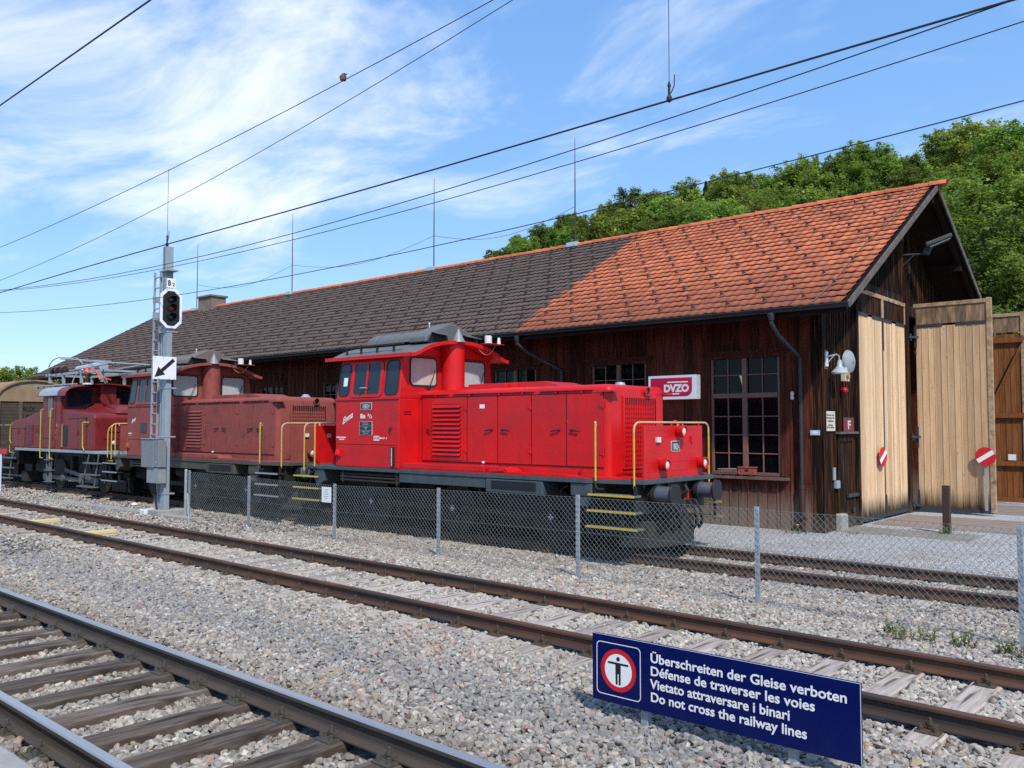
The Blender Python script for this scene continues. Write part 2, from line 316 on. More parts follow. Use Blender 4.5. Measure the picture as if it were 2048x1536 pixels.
# ------------------------------------------------------------ the ground
FW = Vector((-.6555,.7552,0)); RT = Vector((.7552,.6555,0))
def t1c(x): return 3.24-.012*(x+6)
def t2c(x): return 7.75-.022*(x+6.5)
T3 = 13.5
def gz(x, y):
    a = abs(y-t1c(x)); b = abs(y-t2c(x)); z = -.165
    def band(z, d, zz, w=1.15, s=.35): k = min(1, max(0, (d-w)/s)); return zz*(1-k)+z*k
    if y > t2c(x)+1.3:
        k = min(1, max(0, (y-t2c(x)-1.3)/2.6)); z = -.165-.19*k
    if y > 14.6: k = min(1, (y-14.6)/.5); z = -.355+.10*k
    z = band(z, a, -.262, .72, .25) if a < 1.1 else z
    z = band(z, b, -.20)
    if y < 2.0: z = -.2
    return z
def ground():
    xs = sorted(set([-3000,-1500,-700,-300,-150,-90,-60] + [round(-45+.75*i, 2) for i in range(72)] + [12,18,30,60,120,300,700,1500,3000]))
    ys = sorted(set([-3000,-1500,-600,-200,-60,-20,-5] + [round(-2+.17*i, 2) for i in range(110)] + [18,22,26,30,36,45,60,100,200,400,800,1500,3000]))
    me = bpy.data.meshes.new('ground'); vs = [(x,y,gz(x,y)) for y in ys for x in xs]; n = len(xs)
    fs = [(j*n+i,j*n+i+1,(j+1)*n+i+1,(j+1)*n+i) for j in range(len(ys)-1) for i in range(n-1)]
    me.from_pydata(vs, [], fs); me.polygons.foreach_set('use_smooth', [True]*len(fs))
    m, nt, N, L, B = nodes('ballast_bed'); B.inputs['Roughness'].default_value = .95
    ge = N.new('ShaderNodeNewGeometry')
    v = N.new('ShaderNodeTexVoronoi'); v.inputs['Scale'].default_value = 22; L.new(ge.outputs['Position'], v.inputs['Vector'])
    cr = N.new('ShaderNodeValToRGB'); e = cr.color_ramp.elements; e[0].color = (.07,.065,.06,1); e[1].color = (.26,.25,.235,1); e.new(.5).color = (.15,.14,.13,1)
    sp = N.new('ShaderNodeSeparateColor'); L.new(v.outputs['Color'], sp.inputs[0]); L.new(sp.outputs[0], cr.inputs[0]); L.new(cr.outputs[0], B.inputs['Base Color'])
    b = N.new('ShaderNodeBump'); b.inputs['Strength'].default_value = .8; b.inputs['Distance'].default_value = .02; b.invert = True; L.new(v.outputs['Distance'], b.inputs['Height']); L.new(b.outputs[0], B.inputs['Normal'])
    me.materials.append(m); o = bpy.data.objects.new('ground', me); C.objects.link(o); tag(o, 'bed of grey ballast under the tracks', 'ground', kind='structure')
    # fine grey gravel yard in front of the shed
    m, nt, N, L, B = nodes('fine_gravel'); B.inputs['Roughness'].default_value = .95
    ge = N.new('ShaderNodeNewGeometry')
    v = N.new('ShaderNodeTexVoronoi'); v.inputs['Scale'].default_value = 55; L.new(ge.outputs['Position'], v.inputs['Vector'])
    n1 = N.new('ShaderNodeTexNoise'); n1.inputs['Scale'].default_value = .8; n1.inputs['Detail'].default_value = 6; L.new(ge.outputs['Position'], n1.inputs['Vector'])
    sp = N.new('ShaderNodeSeparateColor'); L.new(v.outputs['Color'], sp.inputs[0])
    cr = N.new('ShaderNodeValToRGB'); e = cr.color_ramp.elements; e[0].color = (.17,.17,.172,1); e[1].color = (.60,.595,.585,1); e.new(.5).color = (.37,.368,.365,1); L.new(sp.outputs[0], cr.inputs[0])
    mx = N.new('ShaderNodeMixRGB'); mx.blend_type = 'MULTIPLY'; mr = N.new('ShaderNodeMapRange'); L.new(n1.outputs['Fac'], mr.inputs[0]); mr.inputs[1].default_value = .5; mr.inputs[2].default_value = .7; mr.inputs[4].default_value = .7
    L.new(mr.outputs[0], mx.inputs[0]); L.new(cr.outputs[0], mx.inputs[1]); mx.inputs[2].default_value = (.78,.70,.60,1); L.new(mx.outputs[0], B.inputs['Base Color'])
    b = N.new('ShaderNodeBump'); b.inputs['Strength'].default_value = .7; b.inputs['Distance'].default_value = .012; b.invert = True; L.new(v.outputs['Distance'], b.inputs['Height']); L.new(b.outputs[0], B.inputs['Normal'])
    q = MB(); n = 60
    xs = [-52+i*(70/n) for i in range(n+1)]
    vs = [(x, 14.82+.10*math.sin(x*1.7)+.06*math.sin(x*4.1), -.262) for x in xs]+[(x, 15.3, -.243) for x in xs]+[(x, 46, -.243) for x in xs]
    fs = [(r*(n+1)+i, r*(n+1)+i+1, (r+1)*(n+1)+i+1, (r+1)*(n+1)+i) for r in range(2) for i in range(n)]
    q.add(vs, fs); tag(q.build('gravel_yard', m), 'fine pale grey gravel yard in front of the wooden shed', 'gravel', kind='structure')
    # platform slab whose corner shows at the lower left
    q = MB(); q.box(-60, 30, -3.2, 1.615, -.4, .50); o = q.build('platform', concrete, bevel=.02); tag(o, 'pale concrete edge of the station platform', 'platform', kind='structure')
ground()
# ------------------------------------------------------------ tracks
RAILP = [(-.0625,-.149),(.0625,-.149),(.0625,-.139),(.012,-.122),(.008,-.108),(.008,-.050),(.014,-.040),(.034,-.032),(.034,-.010),(.026,-.001),(-.026,-.001),(-.034,-.010),(-.034,-.032),(-.014,-.040),(-.008,-.050),(-.008,-.108),(-.012,-.122),(-.0625,-.139)]
def rail(name, yc, off, z, x0, x1, mats, top, label, hs=1.0):
    q = MB(); xs = [x0+(x1-x0)*i/24 for i in range(25)]; n = len(RAILP)
    vs = [(x, yc(x)+off+a*(1.12 if hs > 1 else 1), z+b*hs) for x in xs for a, b in RAILP]; q.v = vs
    for i in range(24):
        for k in range(n):
            k2 = (k+1) % n; q.f.append((i*n+k, i*n+k2, (i+1)*n+k2, (i+1)*n+k)); q.m.append(1 if k in top else 0)
    q.f.append(tuple(range(n))); q.m.append(0); q.f.append(tuple(24*n+k for k in range(n))); q.m.append(0)
    o = q.build(name, mats); tag(o, label, 'rail'); return o
G = .7525
rail('rail', t1c, -G, 0, -40, 8, [raildark, railtop], (8,9,10), 'polished rail nearest the camera, running out of the lower left corner', 1.16)
rail('rail', t1c, G, 0, -40, 8, [raildark, railtop], (8,9,10), 'long polished rail shining blue, second from the camera', 1.16)
rail('rail', t2c, -G, 0, -70, 10, [railrust, railrust], (), 'rusty brown rail behind the blue sign, nearer one of the siding')
rail('rail', t2c, G, 0, -70, 10, [railrust, railrust], (), 'rusty brown rail of the siding, farther one on the side of the mesh fence')
rail('rail', lambda x: T3, -G, -.15, -60, 9, [railrust, railrust], (), 'rusty rail under the locomotives just behind the mesh fence')
rail('rail', lambda x: T3, G, -.15, -60, 9, [railrust, railrust], (), 'rusty rail under the locomotives on the side of the gravel yard')
def fasten_mb(y, ins):
    q = MB(); q.box(-.085,.085, y-.17, y+.17, -.158, -.146)
    for sy in (-1,1):
        for sx in (-.052,.052):
            q.cyl((sx, y+sy*.125, -.146), (sx, y+sy*.125, -.118), .020, n=8); q.cyl((sx, y+sy*.125, -.118), (sx, y+sy*.125, -.108), .014, n=6)
        q.box(-.045,.045, y+sy*.062-.024, y+sy*.062+.024, -.138, -.112)
        q.cyl((0, y+sy*.078, -.112), (0, y+sy*.078, -.085), .021, n=6); q.cyl((0, y+sy*.078, -.085), (0, y+sy*.078, -.062), .012, n=8)
    return q
def sleeper_proto(matw, matf, label, group, seed, hh):
    r = random.Random(seed); q = MB(); n = 9
    ring = []
    for i in range(n+1):
        y = -1.26+2.52*i/n; w = .122+r.uniform(-.008,.008); t = -.156+r.uniform(-.004,.002)
        if i in (0, n): t -= .008; w -= .01
        ring.append([(-w,y,t-hh),(w,y,t-hh),(w,y,t-.012),(w-.014,y,t),(.02,y,t+r.uniform(-.003,.002)),(-w+.014,y,t),(-w,y,t-.012)])
    k = 7; q.v = [p for rg in ring for p in rg]
    for i in range(n):
        for j in range(k): j2 = (j+1) % k; q.f.append((i*k+j, i*k+j2, (i+1)*k+j2, (i+1)*k+j)); q.m.append(0)
    q.f += [tuple(range(k)), tuple(n*k+j for j in range(k))]; q.m += [0,0]
    o = q.build('sleeper', matw); tag(o, label, 'sleeper', group)
    for s in (-1,1): fasten_mb(s*G, 0).build('rail_fastening', matf, o)
    return o
SL = []
def sleepers(xs, yc, z, protos, rot):
    for i, x in enumerate(xs):
        p = protos[i % len(protos)]
        o = p if p.get('used') is None else dup(p)
        p['used'] = 1
        o.location = (x, yc(x), z); o.rotation_euler = (0,0, rot+rnd.uniform(-.012,.012)); SL.append((x, yc(x)))
pa = [sleeper_proto(sl_dark, fastg, 'dark brown oak sleeper under the two polished rails', 'sleepers of the front track', s, .16) for s in range(4)]
sleepers([-6.99-.628*14+.628*i for i in range(30)], t1c, -.024, pa, -.012)
pb = [sleeper_proto(sl_grey, fastm, 'bleached grey sleeper under the rusty siding rails', 'sleepers of the rusty siding', s+9, .14) for s in range(4)]
sleepers([-3.09-.6165*53+.6165*i for i in range(62)], t2c, 0, pb, -.022)
pc = [sleeper_proto(sl_grey, fastm, 'old grey sleeper of the track under the locomotives', 'sleepers of the locomotive track', s+30, .10) for s in range(3)]
sleepers([-4.16-.66*43+.66*i for i in range(53)], lambda x: T3, -.15, pc, 0)
for o in pa+pb+pc:
    if 'used' in o: del o['used']
for o in C.objects:
    if 'used' in o: del o['used']
# ------------------------------------------------------------ ballast stones
RK = bpy.data.collections.new('ballast_stone_shapes')
def rockmat():
    m, nt, N, L, B = nodes('ballast_stone'); B.inputs['Roughness'].default_value = .88; B.inputs['Specular IOR Level'].default_value = .3
    oi = N.new('ShaderNodeObjectInfo'); cr = N.new('ShaderNodeValToRGB'); cr.color_ramp.interpolation = 'CONSTANT'
    pal = [(0,(.325,.295,.255)),(.13,(.40,.37,.325)),(.25,(.26,.24,.218)),(.36,(.48,.445,.39)),(.48,(.36,.335,.30)),(.60,(.285,.27,.255)),(.70,(.45,.385,.30)),(.78,(.18,.163,.149)),(.85,(.57,.535,.475)),(.91,(.31,.24,.20)),(.935,(.42,.27,.22)),(.955,(.42,.31,.17)),(.975,(.14,.095,.075))]
    e = cr.color_ramp.elements; e[0].color = rgb(pal[0][1]); e[0].position = 0; e[1].color = rgb(pal[1][1]); e[1].position = pal[1][0]
    for p, c in pal[2:]: e.new(p).color = rgb(c)
    L.new(oi.outputs['Random'], cr.inputs[0])
    ge = N.new('ShaderNodeNewGeometry'); n = N.new('ShaderNodeTexNoise'); n.inputs['Scale'].default_value = 26; n.inputs['Detail'].default_value = 5; L.new(ge.outputs['Position'], n.inputs['Vector'])
    mx = N.new('ShaderNodeMixRGB'); mx.blend_type = 'MULTIPLY'; mx.inputs[0].default_value = .75; L.new(cr.outputs[0], mx.inputs[1])
    c2 = N.new('ShaderNodeValToRGB'); c2.color_ramp.elements[0].position = .3; c2.color_ramp.elements[0].color = (.55,.53,.5,1); c2.color_ramp.elements[1].position = .65; c2.color_ramp.elements[1].color = (1.1,1.08,1.05,1)
    L.new(n.outputs['Fac'], c2.inputs[0]); L.new(c2.outputs[0], mx.inputs[2])
    # brake dust along the running track, reddish stones in patches
    at = N.new('ShaderNodeAttribute'); at.attribute_type = 'INSTANCER'; at.attribute_name = 'dust'
    m2 = N.new('ShaderNodeMixRGB'); L.new(at.outputs['Fac'], m2.inputs[0]); L.new(mx.outputs[0], m2.inputs[1]); m2.inputs[2].default_value = (.135,.105,.080,1)
    a3 = N.new('ShaderNodeAttribute'); a3.attribute_type = 'INSTANCER'; a3.attribute_name = 'pink'
    m3 = N.new('ShaderNodeMixRGB'); L.new(a3.outputs['Fac'], m3.inputs[0]); L.new(m2.outputs[0], m3.inputs[1]); m3.inputs[2].default_value = (.40,.215,.165,1)
    a4 = N.new('ShaderNodeAttribute'); a4.attribute_type = 'INSTANCER'; a4.attribute_name = 'pale'
    m4 = N.new('ShaderNodeMixRGB'); L.new(a4.outputs['Fac'], m4.inputs[0]); L.new(m3.outputs[0], m4.inputs[1]); m4.inputs[2].default_value = (.50,.455,.385,1)
    a5 = N.new('ShaderNodeAttribute'); a5.attribute_type = 'INSTANCER'; a5.attribute_name = 'dark'
    m5 = N.new('ShaderNodeMixRGB'); L.new(a5.outputs['Fac'], m5.inputs[0]); L.new(m4.outputs[0], m5.inputs[1]); m5.inputs[2].default_value = (.165,.168,.170,1)
    L.new(m5.outputs[0], B.inputs['Base Color'])
    b = N.new('ShaderNodeBump'); b.inputs['Strength'].default_value = .35; b.inputs['Distance'].default_value = .01; L.new(n.outputs['Fac'], b.inputs['Height']); L.new(b.outputs[0], B.inputs['Normal'])
    return m
rm = rockmat()
for k in range(14):
    bm = bmesh.new(); r = random.Random(k+50); ax = (1, r.uniform(.62,.95), r.uniform(.45,.8))
    for i in range(17):
        v = Vector((r.gauss(0,1), r.gauss(0,1), r.gauss(0,1))).normalized()*r.uniform(.82,1)
        bm.verts.new((v.x*ax[0], v.y*ax[1], v.z*ax[2]))
    bmesh.ops.convex_hull(bm, input=bm.verts)
    for v in [v for v in bm.verts if not v.link_faces]: bm.verts.remove(v)
    bmesh.ops.bevel(bm, geom=bm.edges[:], offset=.045, segments=1, affect='EDGES')
    me = bpy.data.meshes.new('ballast_stone'); bm.to_mesh(me); bm.free(); me.materials.append(rm)
    RK.objects.link(bpy.data.objects.new('ballast_stone', me))
def scatter(name, pts, rot, scl, idx, coll, label, cat, extra=None):
    me = bpy.data.meshes.new(name); me.from_pydata(pts.tolist(), [], [])
    def at(n, t, d, k='value'): a = me.attributes.new(n, t, 'POINT'); a.data.foreach_set(k, np.ascontiguousarray(d, dtype=np.float32 if t != 'INT' else np.int32).ravel())
    at('rot','FLOAT_VECTOR', rot, 'vector'); at('scl','FLOAT_VECTOR', scl, 'vector'); at('idx','INT', idx)
    for k, d in (extra or {}).items(): at(k, 'FLOAT', d)
    o = bpy.data.objects.new(name, me); C.objects.link(o)
    g = bpy.data.node_groups.new(name, 'GeometryNodeTree')
    g.interface.new_socket('Geometry', in_out='INPUT', socket_type='NodeSocketGeometry'); g.interface.new_socket('Geometry', in_out='OUTPUT', socket_type='NodeSocketGeometry')
    N = g.nodes; L = g.links; gi = N.new('NodeGroupInput'); go = N.new('NodeGroupOutput'); ip = N.new('GeometryNodeInstanceOnPoints')
    ci = N.new('GeometryNodeCollectionInfo'); ci.inputs['Collection'].default_value = coll; ci.inputs['Separate Children'].default_value = True; ci.inputs['Reset Children'].default_value = True
    def na(n, t): a = N.new('GeometryNodeInputNamedAttribute'); a.data_type = t; a.inputs['Name'].default_value = n; return [s for s in a.outputs if s.enabled][0]
    L.new(gi.outputs[0], ip.inputs['Points']); L.new(ci.outputs[0], ip.inputs['Instance']); ip.inputs['Pick Instance'].default_value = True
    L.new(na('idx','INT'), ip.inputs['Instance Index'])
    er = N.new('FunctionNodeEulerToRotation'); L.new(na('rot','FLOAT_VECTOR'), er.inputs[0]); L.new(er.outputs[0], ip.inputs['Rotation']); L.new(na('scl','FLOAT_VECTOR'), ip.inputs['Scale'])
    L.new(ip.outputs[0], go.inputs[0]); md = o.modifiers.new('scatter', 'NODES'); md.node_group = g
    tag(o, label, cat, kind='stuff'); return o
def inview(P, margin=1.35):
    d = P-np.array([0,0,2.07]); cx = d@np.array(RT); cf = d@np.array(FW); p = R(2.73)
    F = cf*math.cos(p)+d[:,2]*math.sin(p); U = -cf*math.sin(p)+d[:,2]*math.cos(p)
    return (F > .5)&(np.abs(cx/F) < 1024/1720*margin)&(U/F < .447*margin)&(U/F > -.447*margin), cf
def ballast():
    n = 360000
    P = np.column_stack([nr.uniform(-46, 5, n), nr.uniform(1.62, 15.0, n), np.zeros(n)])
    P[:,0] = np.where(nr.random(n) < .62, nr.uniform(-16, 3, n), P[:,0])
    ok, cf = inview(P); P = P[ok]; cf = cf[ok]
    dens = np.clip(1.0-.035*np.maximum(cf-9,0), .40, 1)
    k = nr.random(len(P)) < dens; P = P[k]; cf = cf[k]
    x, y = P[:,0], P[:,1]; a = np.abs(y-(3.24-.012*(x+6))); b = np.abs(y-(7.75-.022*(x+6.5))); c = np.abs(y-T3)
    bad = (np.abs(a-G) < .085)|(np.abs(b-G) < .085)|(np.abs(c-G) < .085)|((y > 14.9))
    s = np.array(SL); keepfew = nr.random(len(P))
    for sx, sy in s:
        inn = (np.abs(x-sx) < .135)&(np.abs(y-sy) < 1.24)
        end = inn&(np.abs(y-sy) > .98)
        bad |= (inn&~end&(keepfew > .02))|(end&(keepfew > .45))
        bad |= (np.abs(x-sx) < .11)&(np.abs(np.abs(y-sy)-G) < .19)
    P = P[~bad]; cf = cf[~bad]; x, y = P[:,0], P[:,1]
    z = np.array([gz(*p) for p in P[:,:2]])
    n = len(P); scl = nr.uniform(.021,.045, n)*(1+np.clip((cf-9)*.02, 0, .5))
    scl *= np.where(nr.random(n) < .05, 1.28, 1)
    P[:,2] = z+scl*nr.uniform(.05,.55,n)+nr.uniform(0,.012,n)
    rot = np.column_stack([nr.uniform(-.7,.7,n), nr.uniform(-.7,.7,n), nr.uniform(0,6.283,n)])
    S3 = np.column_stack([scl*nr.uniform(.85,1.25,n), scl*nr.uniform(.8,1.1,n), scl*nr.uniform(.75,1.15,n)])
    a = np.abs(y-(3.24-.012*(x+6)))
    b2 = np.abs(y-(7.75-.022*(x+6.5)))
    dust = np.clip(np.exp(-((a-.80)/.45)**2)*nr.uniform(.1,.95,n)+.16*nr.random(n)+np.exp(-((b2-.80)/.22)**2)*nr.uniform(0,.5,n), 0, .85)
    dk = np.exp(-((y-5.35+.017*(x+6))/.5)**2)*nr.uniform(.1,.8,n); 
    f = np.sin(x*.9+1)+np.sin(y*1.7+x*.4)+nr.normal(0,.7,n)
    pink = np.where((f > 1.9)&(a > 1.4), nr.uniform(0,.8,n), 0)*(nr.random(n) < .45)
    scatter('ballast', P, rot, S3, nr.integers(0,14,n), RK, 'grey and tan crushed stone ballast between the tracks', 'ballast', {'dust':dust,'pink':pink,'dark':dk,'pale':np.where(np.abs(y-(7.75-.022*(x+6.5))) < .95, nr.uniform(0,.6,n), nr.uniform(0,.1,n))})
    print('stones', n)
    n = 26000; P = np.column_stack([nr.uniform(-13,2,n), 14.95+nr.random(n)**1.5*6.5, np.full(n,-.240)]); ok, _ = inview(P); P = P[ok&((P[:,1] < 18.2)|(P[:,0] > -6.9))]; n = len(P); s_ = nr.uniform(.006,.014,n)*np.where(nr.random(n) < .03,1.8,1)
    scatter('yard_gravel', P, nr.uniform(-3,3,(n,3)), np.column_stack([s_]*3), nr.integers(0,14,n), RK, 'loose small grey gravel strewn over the yard', 'gravel', {'dust':nr.uniform(0,.25,n),'pink':np.zeros(n),'pale':np.zeros(n),'dark':np.zeros(n)})
ballast()
# ------------------------------------------------------------ engine shed
ZG = -.26; YW = 18.35; YB = 28.85; XG = -7.10; XL = -46.6; YR = 23.6; YE = 17.08; ZE = 4.50; ZR = 8.22
SLOPE = (ZR-ZE)/(YR-YE)
def roof_z(y): return ZE+SLOPE*(y-YE) if y < YR else ZE+SLOPE*(2*YR-YE-y)
shed = thing('engine_shed', 'long dark wooden engine shed with a half brown, half orange tiled roof', 'shed', (-26.8, YR, ZG))
# openings in the long wall: x0, x1, sill, head
WIN = [(-9.72,-8.02,.93,3.70),(-13.15,-11.48,.93,3.70),(-16.58,-15.02,.93,3.70),(-20.4,-18.8,.93,3.65),(-24.65,-23.1,.93,3.58),(-28.55,-27.05,.93,3.58),(-33.2,-31.7,.93,3.55),(-38.2,-36.7,.93,3.55),(-43,-41.5,.93,3.55)]
def boards_x(y, x0, x1, ztop, holes, w, jitter, q, cols, th=.03, lap=True):
    x = x0
    while x < x1-.01:
        b = min(x1, x+w*rnd.uniform(1-jitter,1+jitter)); spans = [(ZG, ztop)]
        for a0,a1,s0,s1 in holes:
            if b > a0+.01 and x < a1-.01:
                if b > a0 and x < a0: b = a0
                elif b > a1: b = a1
        for a0,a1,s0,s1 in holes:
            if x >= a0-.011 and b <= a1+.011:
                spans = [(ZG, s0), (s1, ztop)]
        d = rnd.uniform(0,.008); t = rnd.random()
        for s0,s1 in spans:
            q.box(x+.003, b-.003, y-d, y+th, s0, s1); cols += [t]*6
            if lap and rnd.random() < .95: q.box(b-.028, b+.022, y-d-.016, y-d-.001, s0+rnd.uniform(0,.02), s1-.002); t2 = t*.8; cols += [t2]*6
        x = b
q = MB(); cols = []
boards_x(YW, XL, XG-.02, 5.10, WIN, .235, .12, q, cols)
q.build('front_wall', wallwood, shed, cols=cols)
# gable wall of narrow blackened boards with two gate openings
q = MB(); cols = []; y = YW+.002
GATE = [(20.42,24.0),(24.45,28.35)]; ZGT = 5.02
while y < YB:
    b = min(YB, y+.105*rnd.uniform(.85,1.15)); m = (y+b)/2; t = rnd.random(); d = rnd.uniform(0,.012)
    inn = any(g0-.001 < m < g1 for g0,g1 in GATE); sd = 19.17 < m < 20.12
    s0 = ZGT if inn else (1.86 if sd else ZG)
    s1 = roof_z(m)-.16
    q.box(XG-.03, XG+d, y+.002, b-.002, s0, s1); cols += [t]*6
    q.box(XG+d+.001, XG+d+.020, b-.018, b+.014, s0, s1-.03); cols += [t*.8]*6
    y = b
q.build('gable_wall', gablewood, shed, cols=cols)
q = MB(); q.box(XL+.03, XL, YW+.03, YB, ZG, 4.9)
q.prism([(YW,4.9),(YB,4.9),(YR,roof_z(YR)-.16)], 'x', XL, XL+.03); q.build('end_wall', wallwood, shed, cols=[.5]*11)
q = MB(); q.box(XL, XG-.04, YB, YB+.03, ZG, 5.10); q.build('rear_wall', wallwood, shed, cols=[.4]*6)
q = MB(); q.box(XL+.05, XG-.05, YW+.06, YB-.06, -.250, -.236); q.build('shed_floor', mat('oily_floor', (.06,.055,.05), .9), shed)
# roof: near and far slope of interlocking clay tiles, every tile modelled
def tiles(name, flip, rows, xw, detail):
    x0, x1 = XL-.85, -6.02; nx = int((x1-x0)/xw); L = math.hypot(YR-YE, ZR-ZE); n = nx*rows
    sy, sz = (YR-YE)/L, (ZR-ZE)/L; nyv, nzv = -sz, sy
    prof = [(0,.009),(.12,.015),(.30,.016),(.45,.005),(.62,.001),(.80,.002),(.93,.010),(1.0,.010)] if detail else [(0,.02),(.3,.034),(.6,.004),(1,.02)]
    m = len(prof); rl = L/rows
    I, J = np.meshgrid(np.arange(nx), np.arange(rows)); I = I.ravel(); J = J.ravel()
    jx = nr.normal(0,.002,n); jz = nr.normal(0,.0014,n); tilt = nr.normal(.035,.004,n)
    V = np.zeros((n, m*3, 3))
    for k, (u, h) in enumerate(prof):
        X = x0+(I+(J%2)*.0+u)*xw+jx
        for e, (sl_, off) in enumerate(((-.028, 1), (1.0, 0), (-.028, 2))):
            s = (J+sl_)*rl; hh = h+jz+(tilt if off else 0)-(.022 if off == 2 else 0)
            V[:,e*m+k,0] = X; V[:,e*m+k,1] = YE+sy*s+nyv*hh; V[:,e*m+k,2] = ZE+sz*s+nzv*hh
    if flip: V[:,:,1] = 2*YR-V[:,:,1]
    F = []
    for k in range(m-1): F.append((k,k+1,m+k+1,m+k)); F.append((2*m+k,2*m+k+1,k+1,k))
    F = np.array(F); FF = (F[None]+(np.arange(n)*m*3)[:,None,None]).reshape(-1,4)
    me = bpy.data.meshes.new(name); me.vertices.add(n*m*3); o_ = origin(shed)
    me.vertices.foreach_set('co', (V.reshape(-1,3)-np.array(o_)).ravel())
    me.loops.add(len(FF)*4); me.polygons.add(len(FF)); me.loops.foreach_set('vertex_index', FF.ravel().astype(np.int32))
    me.polygons.foreach_set('loop_start', np.arange(len(FF))*4)
    per = len(F); t = nr.random(n)
    at = me.attributes.new('tint','FLOAT','FACE'); at.data.foreach_set('value', np.repeat(t, per).astype(np.float32))
    me.materials.append(tile_o); me.materials.append(tile_b)
    brown = (x0+I*xw < -14.95+.12*(J%2)-.012*J)
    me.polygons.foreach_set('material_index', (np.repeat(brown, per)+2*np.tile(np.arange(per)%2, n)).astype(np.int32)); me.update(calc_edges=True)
    o = bpy.data.objects.new(name, me); C.objects.link(o); o.parent = shed; return o
tiles('roof_tiles', False, 23, .215, True)
tiles('roof_tiles', True, 23, .43, False)
# roof deck under the tiles, rafters, verge boards
q = MB(); X0, X1 = XL-.85, -6.06
for f in (0,1):
    Y = lambda y: 2*YR-y if f else y
    q.add([(X0,Y(YE+.04),ZE-.03),(X1,Y(YE+.04),ZE-.03),(X1,Y(YR),ZR-.03),(X0,Y(YR),ZR-.03),(X0,Y(YE+.04),ZE-.06),(X1,Y(YE+.04),ZE-.06),(X1,Y(YR),ZR-.06),(X0,Y(YR),ZR-.06)],
          [(0,1,2,3),(7,6,5,4),(0,4,5,1),(2,6,7,3),(1,5,6,2),(3,7,4,0)])
    x = X0+.4
    while x < X1:
        q.bar((x,Y(YE+.06),ZE-.13),(x,Y(YR),ZR-.13),.10,.13); x += .95
for y,z in ((YW+.1,roof_z(YW+.1)-.27),(YR,ZR-.35),(YB-.1,roof_z(YB-.1)-.27),(YR-2.6,roof_z(YR-2.6)-.27),(YR+2.6,roof_z(YR+2.6)-.27)): q.box(XL-.5, XG+.95, y-.08, y+.08, z-.1, z+.08)
q.build('roof_timbers', darktrim, shed)
for f in (0,1):
    Y = lambda y: 2*YR-y if f else y
    q = MB(); q.bar((-6.03,Y(YE-.02),ZE-.05),(-6.03,Y(YR),ZR-.05),.035,.13); q.build('verge_board', vergewood, shed)
q = MB(); q.bar((X0-.01,YE-.02,ZE-.075),(X0-.01,YR,ZR-.075),.035,.19); q.build('verge_board', vergewood, shed)
q = MB(); q.box(X0, -6.1, YE+.02, YE+.05, ZE-.20, ZE-.03); q.build('eaves_board', darktrim, shed)
# ridge tiles in a row
q = MB(); cols = []; x = X0
while x < -6.0:
    h = rnd.uniform(-.006,.006); t = rnd.random(); n = 7; r1, r2 = .135, .115; vs = []
    for xx, r in ((x,r1),(x+.40,r2)):
        for k in range(n): a = math.pi*(k/(n-1)); vs.append((xx, YR+r*1.15*math.cos(a), ZR-.02+h+r*1.0*math.sin(a)))
    fs = [(k,k+1,n+k+1,n+k) for k in range(n-1)]; q.add(vs, fs+[tuple(range(n))]); cols += [t]*(len(fs)+1); x += .365
q.build('ridge_tiles', tile_o, shed, cols=cols)
# little snow hooks staggered over the near slope, bedded in the tiling
q = MB(); L = math.hypot(YR-YE, ZR-ZE); rl = L/23; x0 = XL-.85
for j in range(1,22,2):
    x = -46+(j%4)*.215
    while x < -6.3:
        s = (j+.42)*rl; y = YE+(YR-YE)*s/L; z = ZE+(ZR-ZE)*s/L
        q.box(x-.010,x+.010, y-.10, y+.03, z+.030, z+.055); q.box(x-.017,x+.017, y-.113, y-.095, z+.0, z+.080); x += .86
hooks = q.build('snow_hooks', mat('dark_hook', (.035,.03,.028), .6), shed); hooks['kind'] = 'stuff'
# gutter, downpipes
q = MB(); n = 9; gx0, gx1 = X0-.02, -6.0; gy, gzz, gr = YE-.055, ZE-.005, .085
vs = [(x, gy+gr*math.cos(a), gzz-.02+gr*math.sin(a)) for x in (gx0,gx1) for a in [math.pi+math.pi*k/(n-1) for k in range(n)]]
vs += [(x, gy+(gr-.008)*math.cos(a), gzz-.02+(gr-.008)*math.sin(a)) for x in (gx0,gx1) for a in [math.pi+math.pi*k/(n-1) for k in range(n)]]
q.add(vs, [(k,k+1,n+k+1,n+k) for k in range(n-1)]+[(2*n+k,3*n+k,3*n+k+1,2*n+k+1) for k in range(n-1)]+[tuple(range(n)), tuple(range(n,2*n))])
q.tube([(gx0,gy-gr,gzz-.02),(gx1,gy-gr,gzz-.02)], .013, 6)
q.build('gutter', gutterm, shed, smooth=True)
for x, dx in ((-7.62,.10),(-14.6,.52)):
    q = MB(); P = [(x,gy,gzz-.08),(x,gy,gzz-.30),(x+dx*.3,gy+.25,gzz-.52),(x+dx,YW-.12,gzz-.95),(x+dx,YW-.10,gzz-1.15),(x+dx,YW-.10,.72)]
    q.tube(P, .043, 12); q.lathe((x,gy,gzz-.19),[(.052,-.06),(.085,.06),(.085,.10)]); o = q.build('downpipe', pipem, shed, smooth=True)
    q = MB(); q.cyl((x+dx,YW-.10,.72),(x+dx,YW-.10,ZG), .060, n=12); q.cyl((x+dx,YW-.10,.68),(x+dx,YW-.10,.78), .068, n=12); q.box(x+dx-.08,x+dx+.08,YW-.18,YW-.02,.05,.08); q.build('pipe_foot', pipered, o, smooth=True)
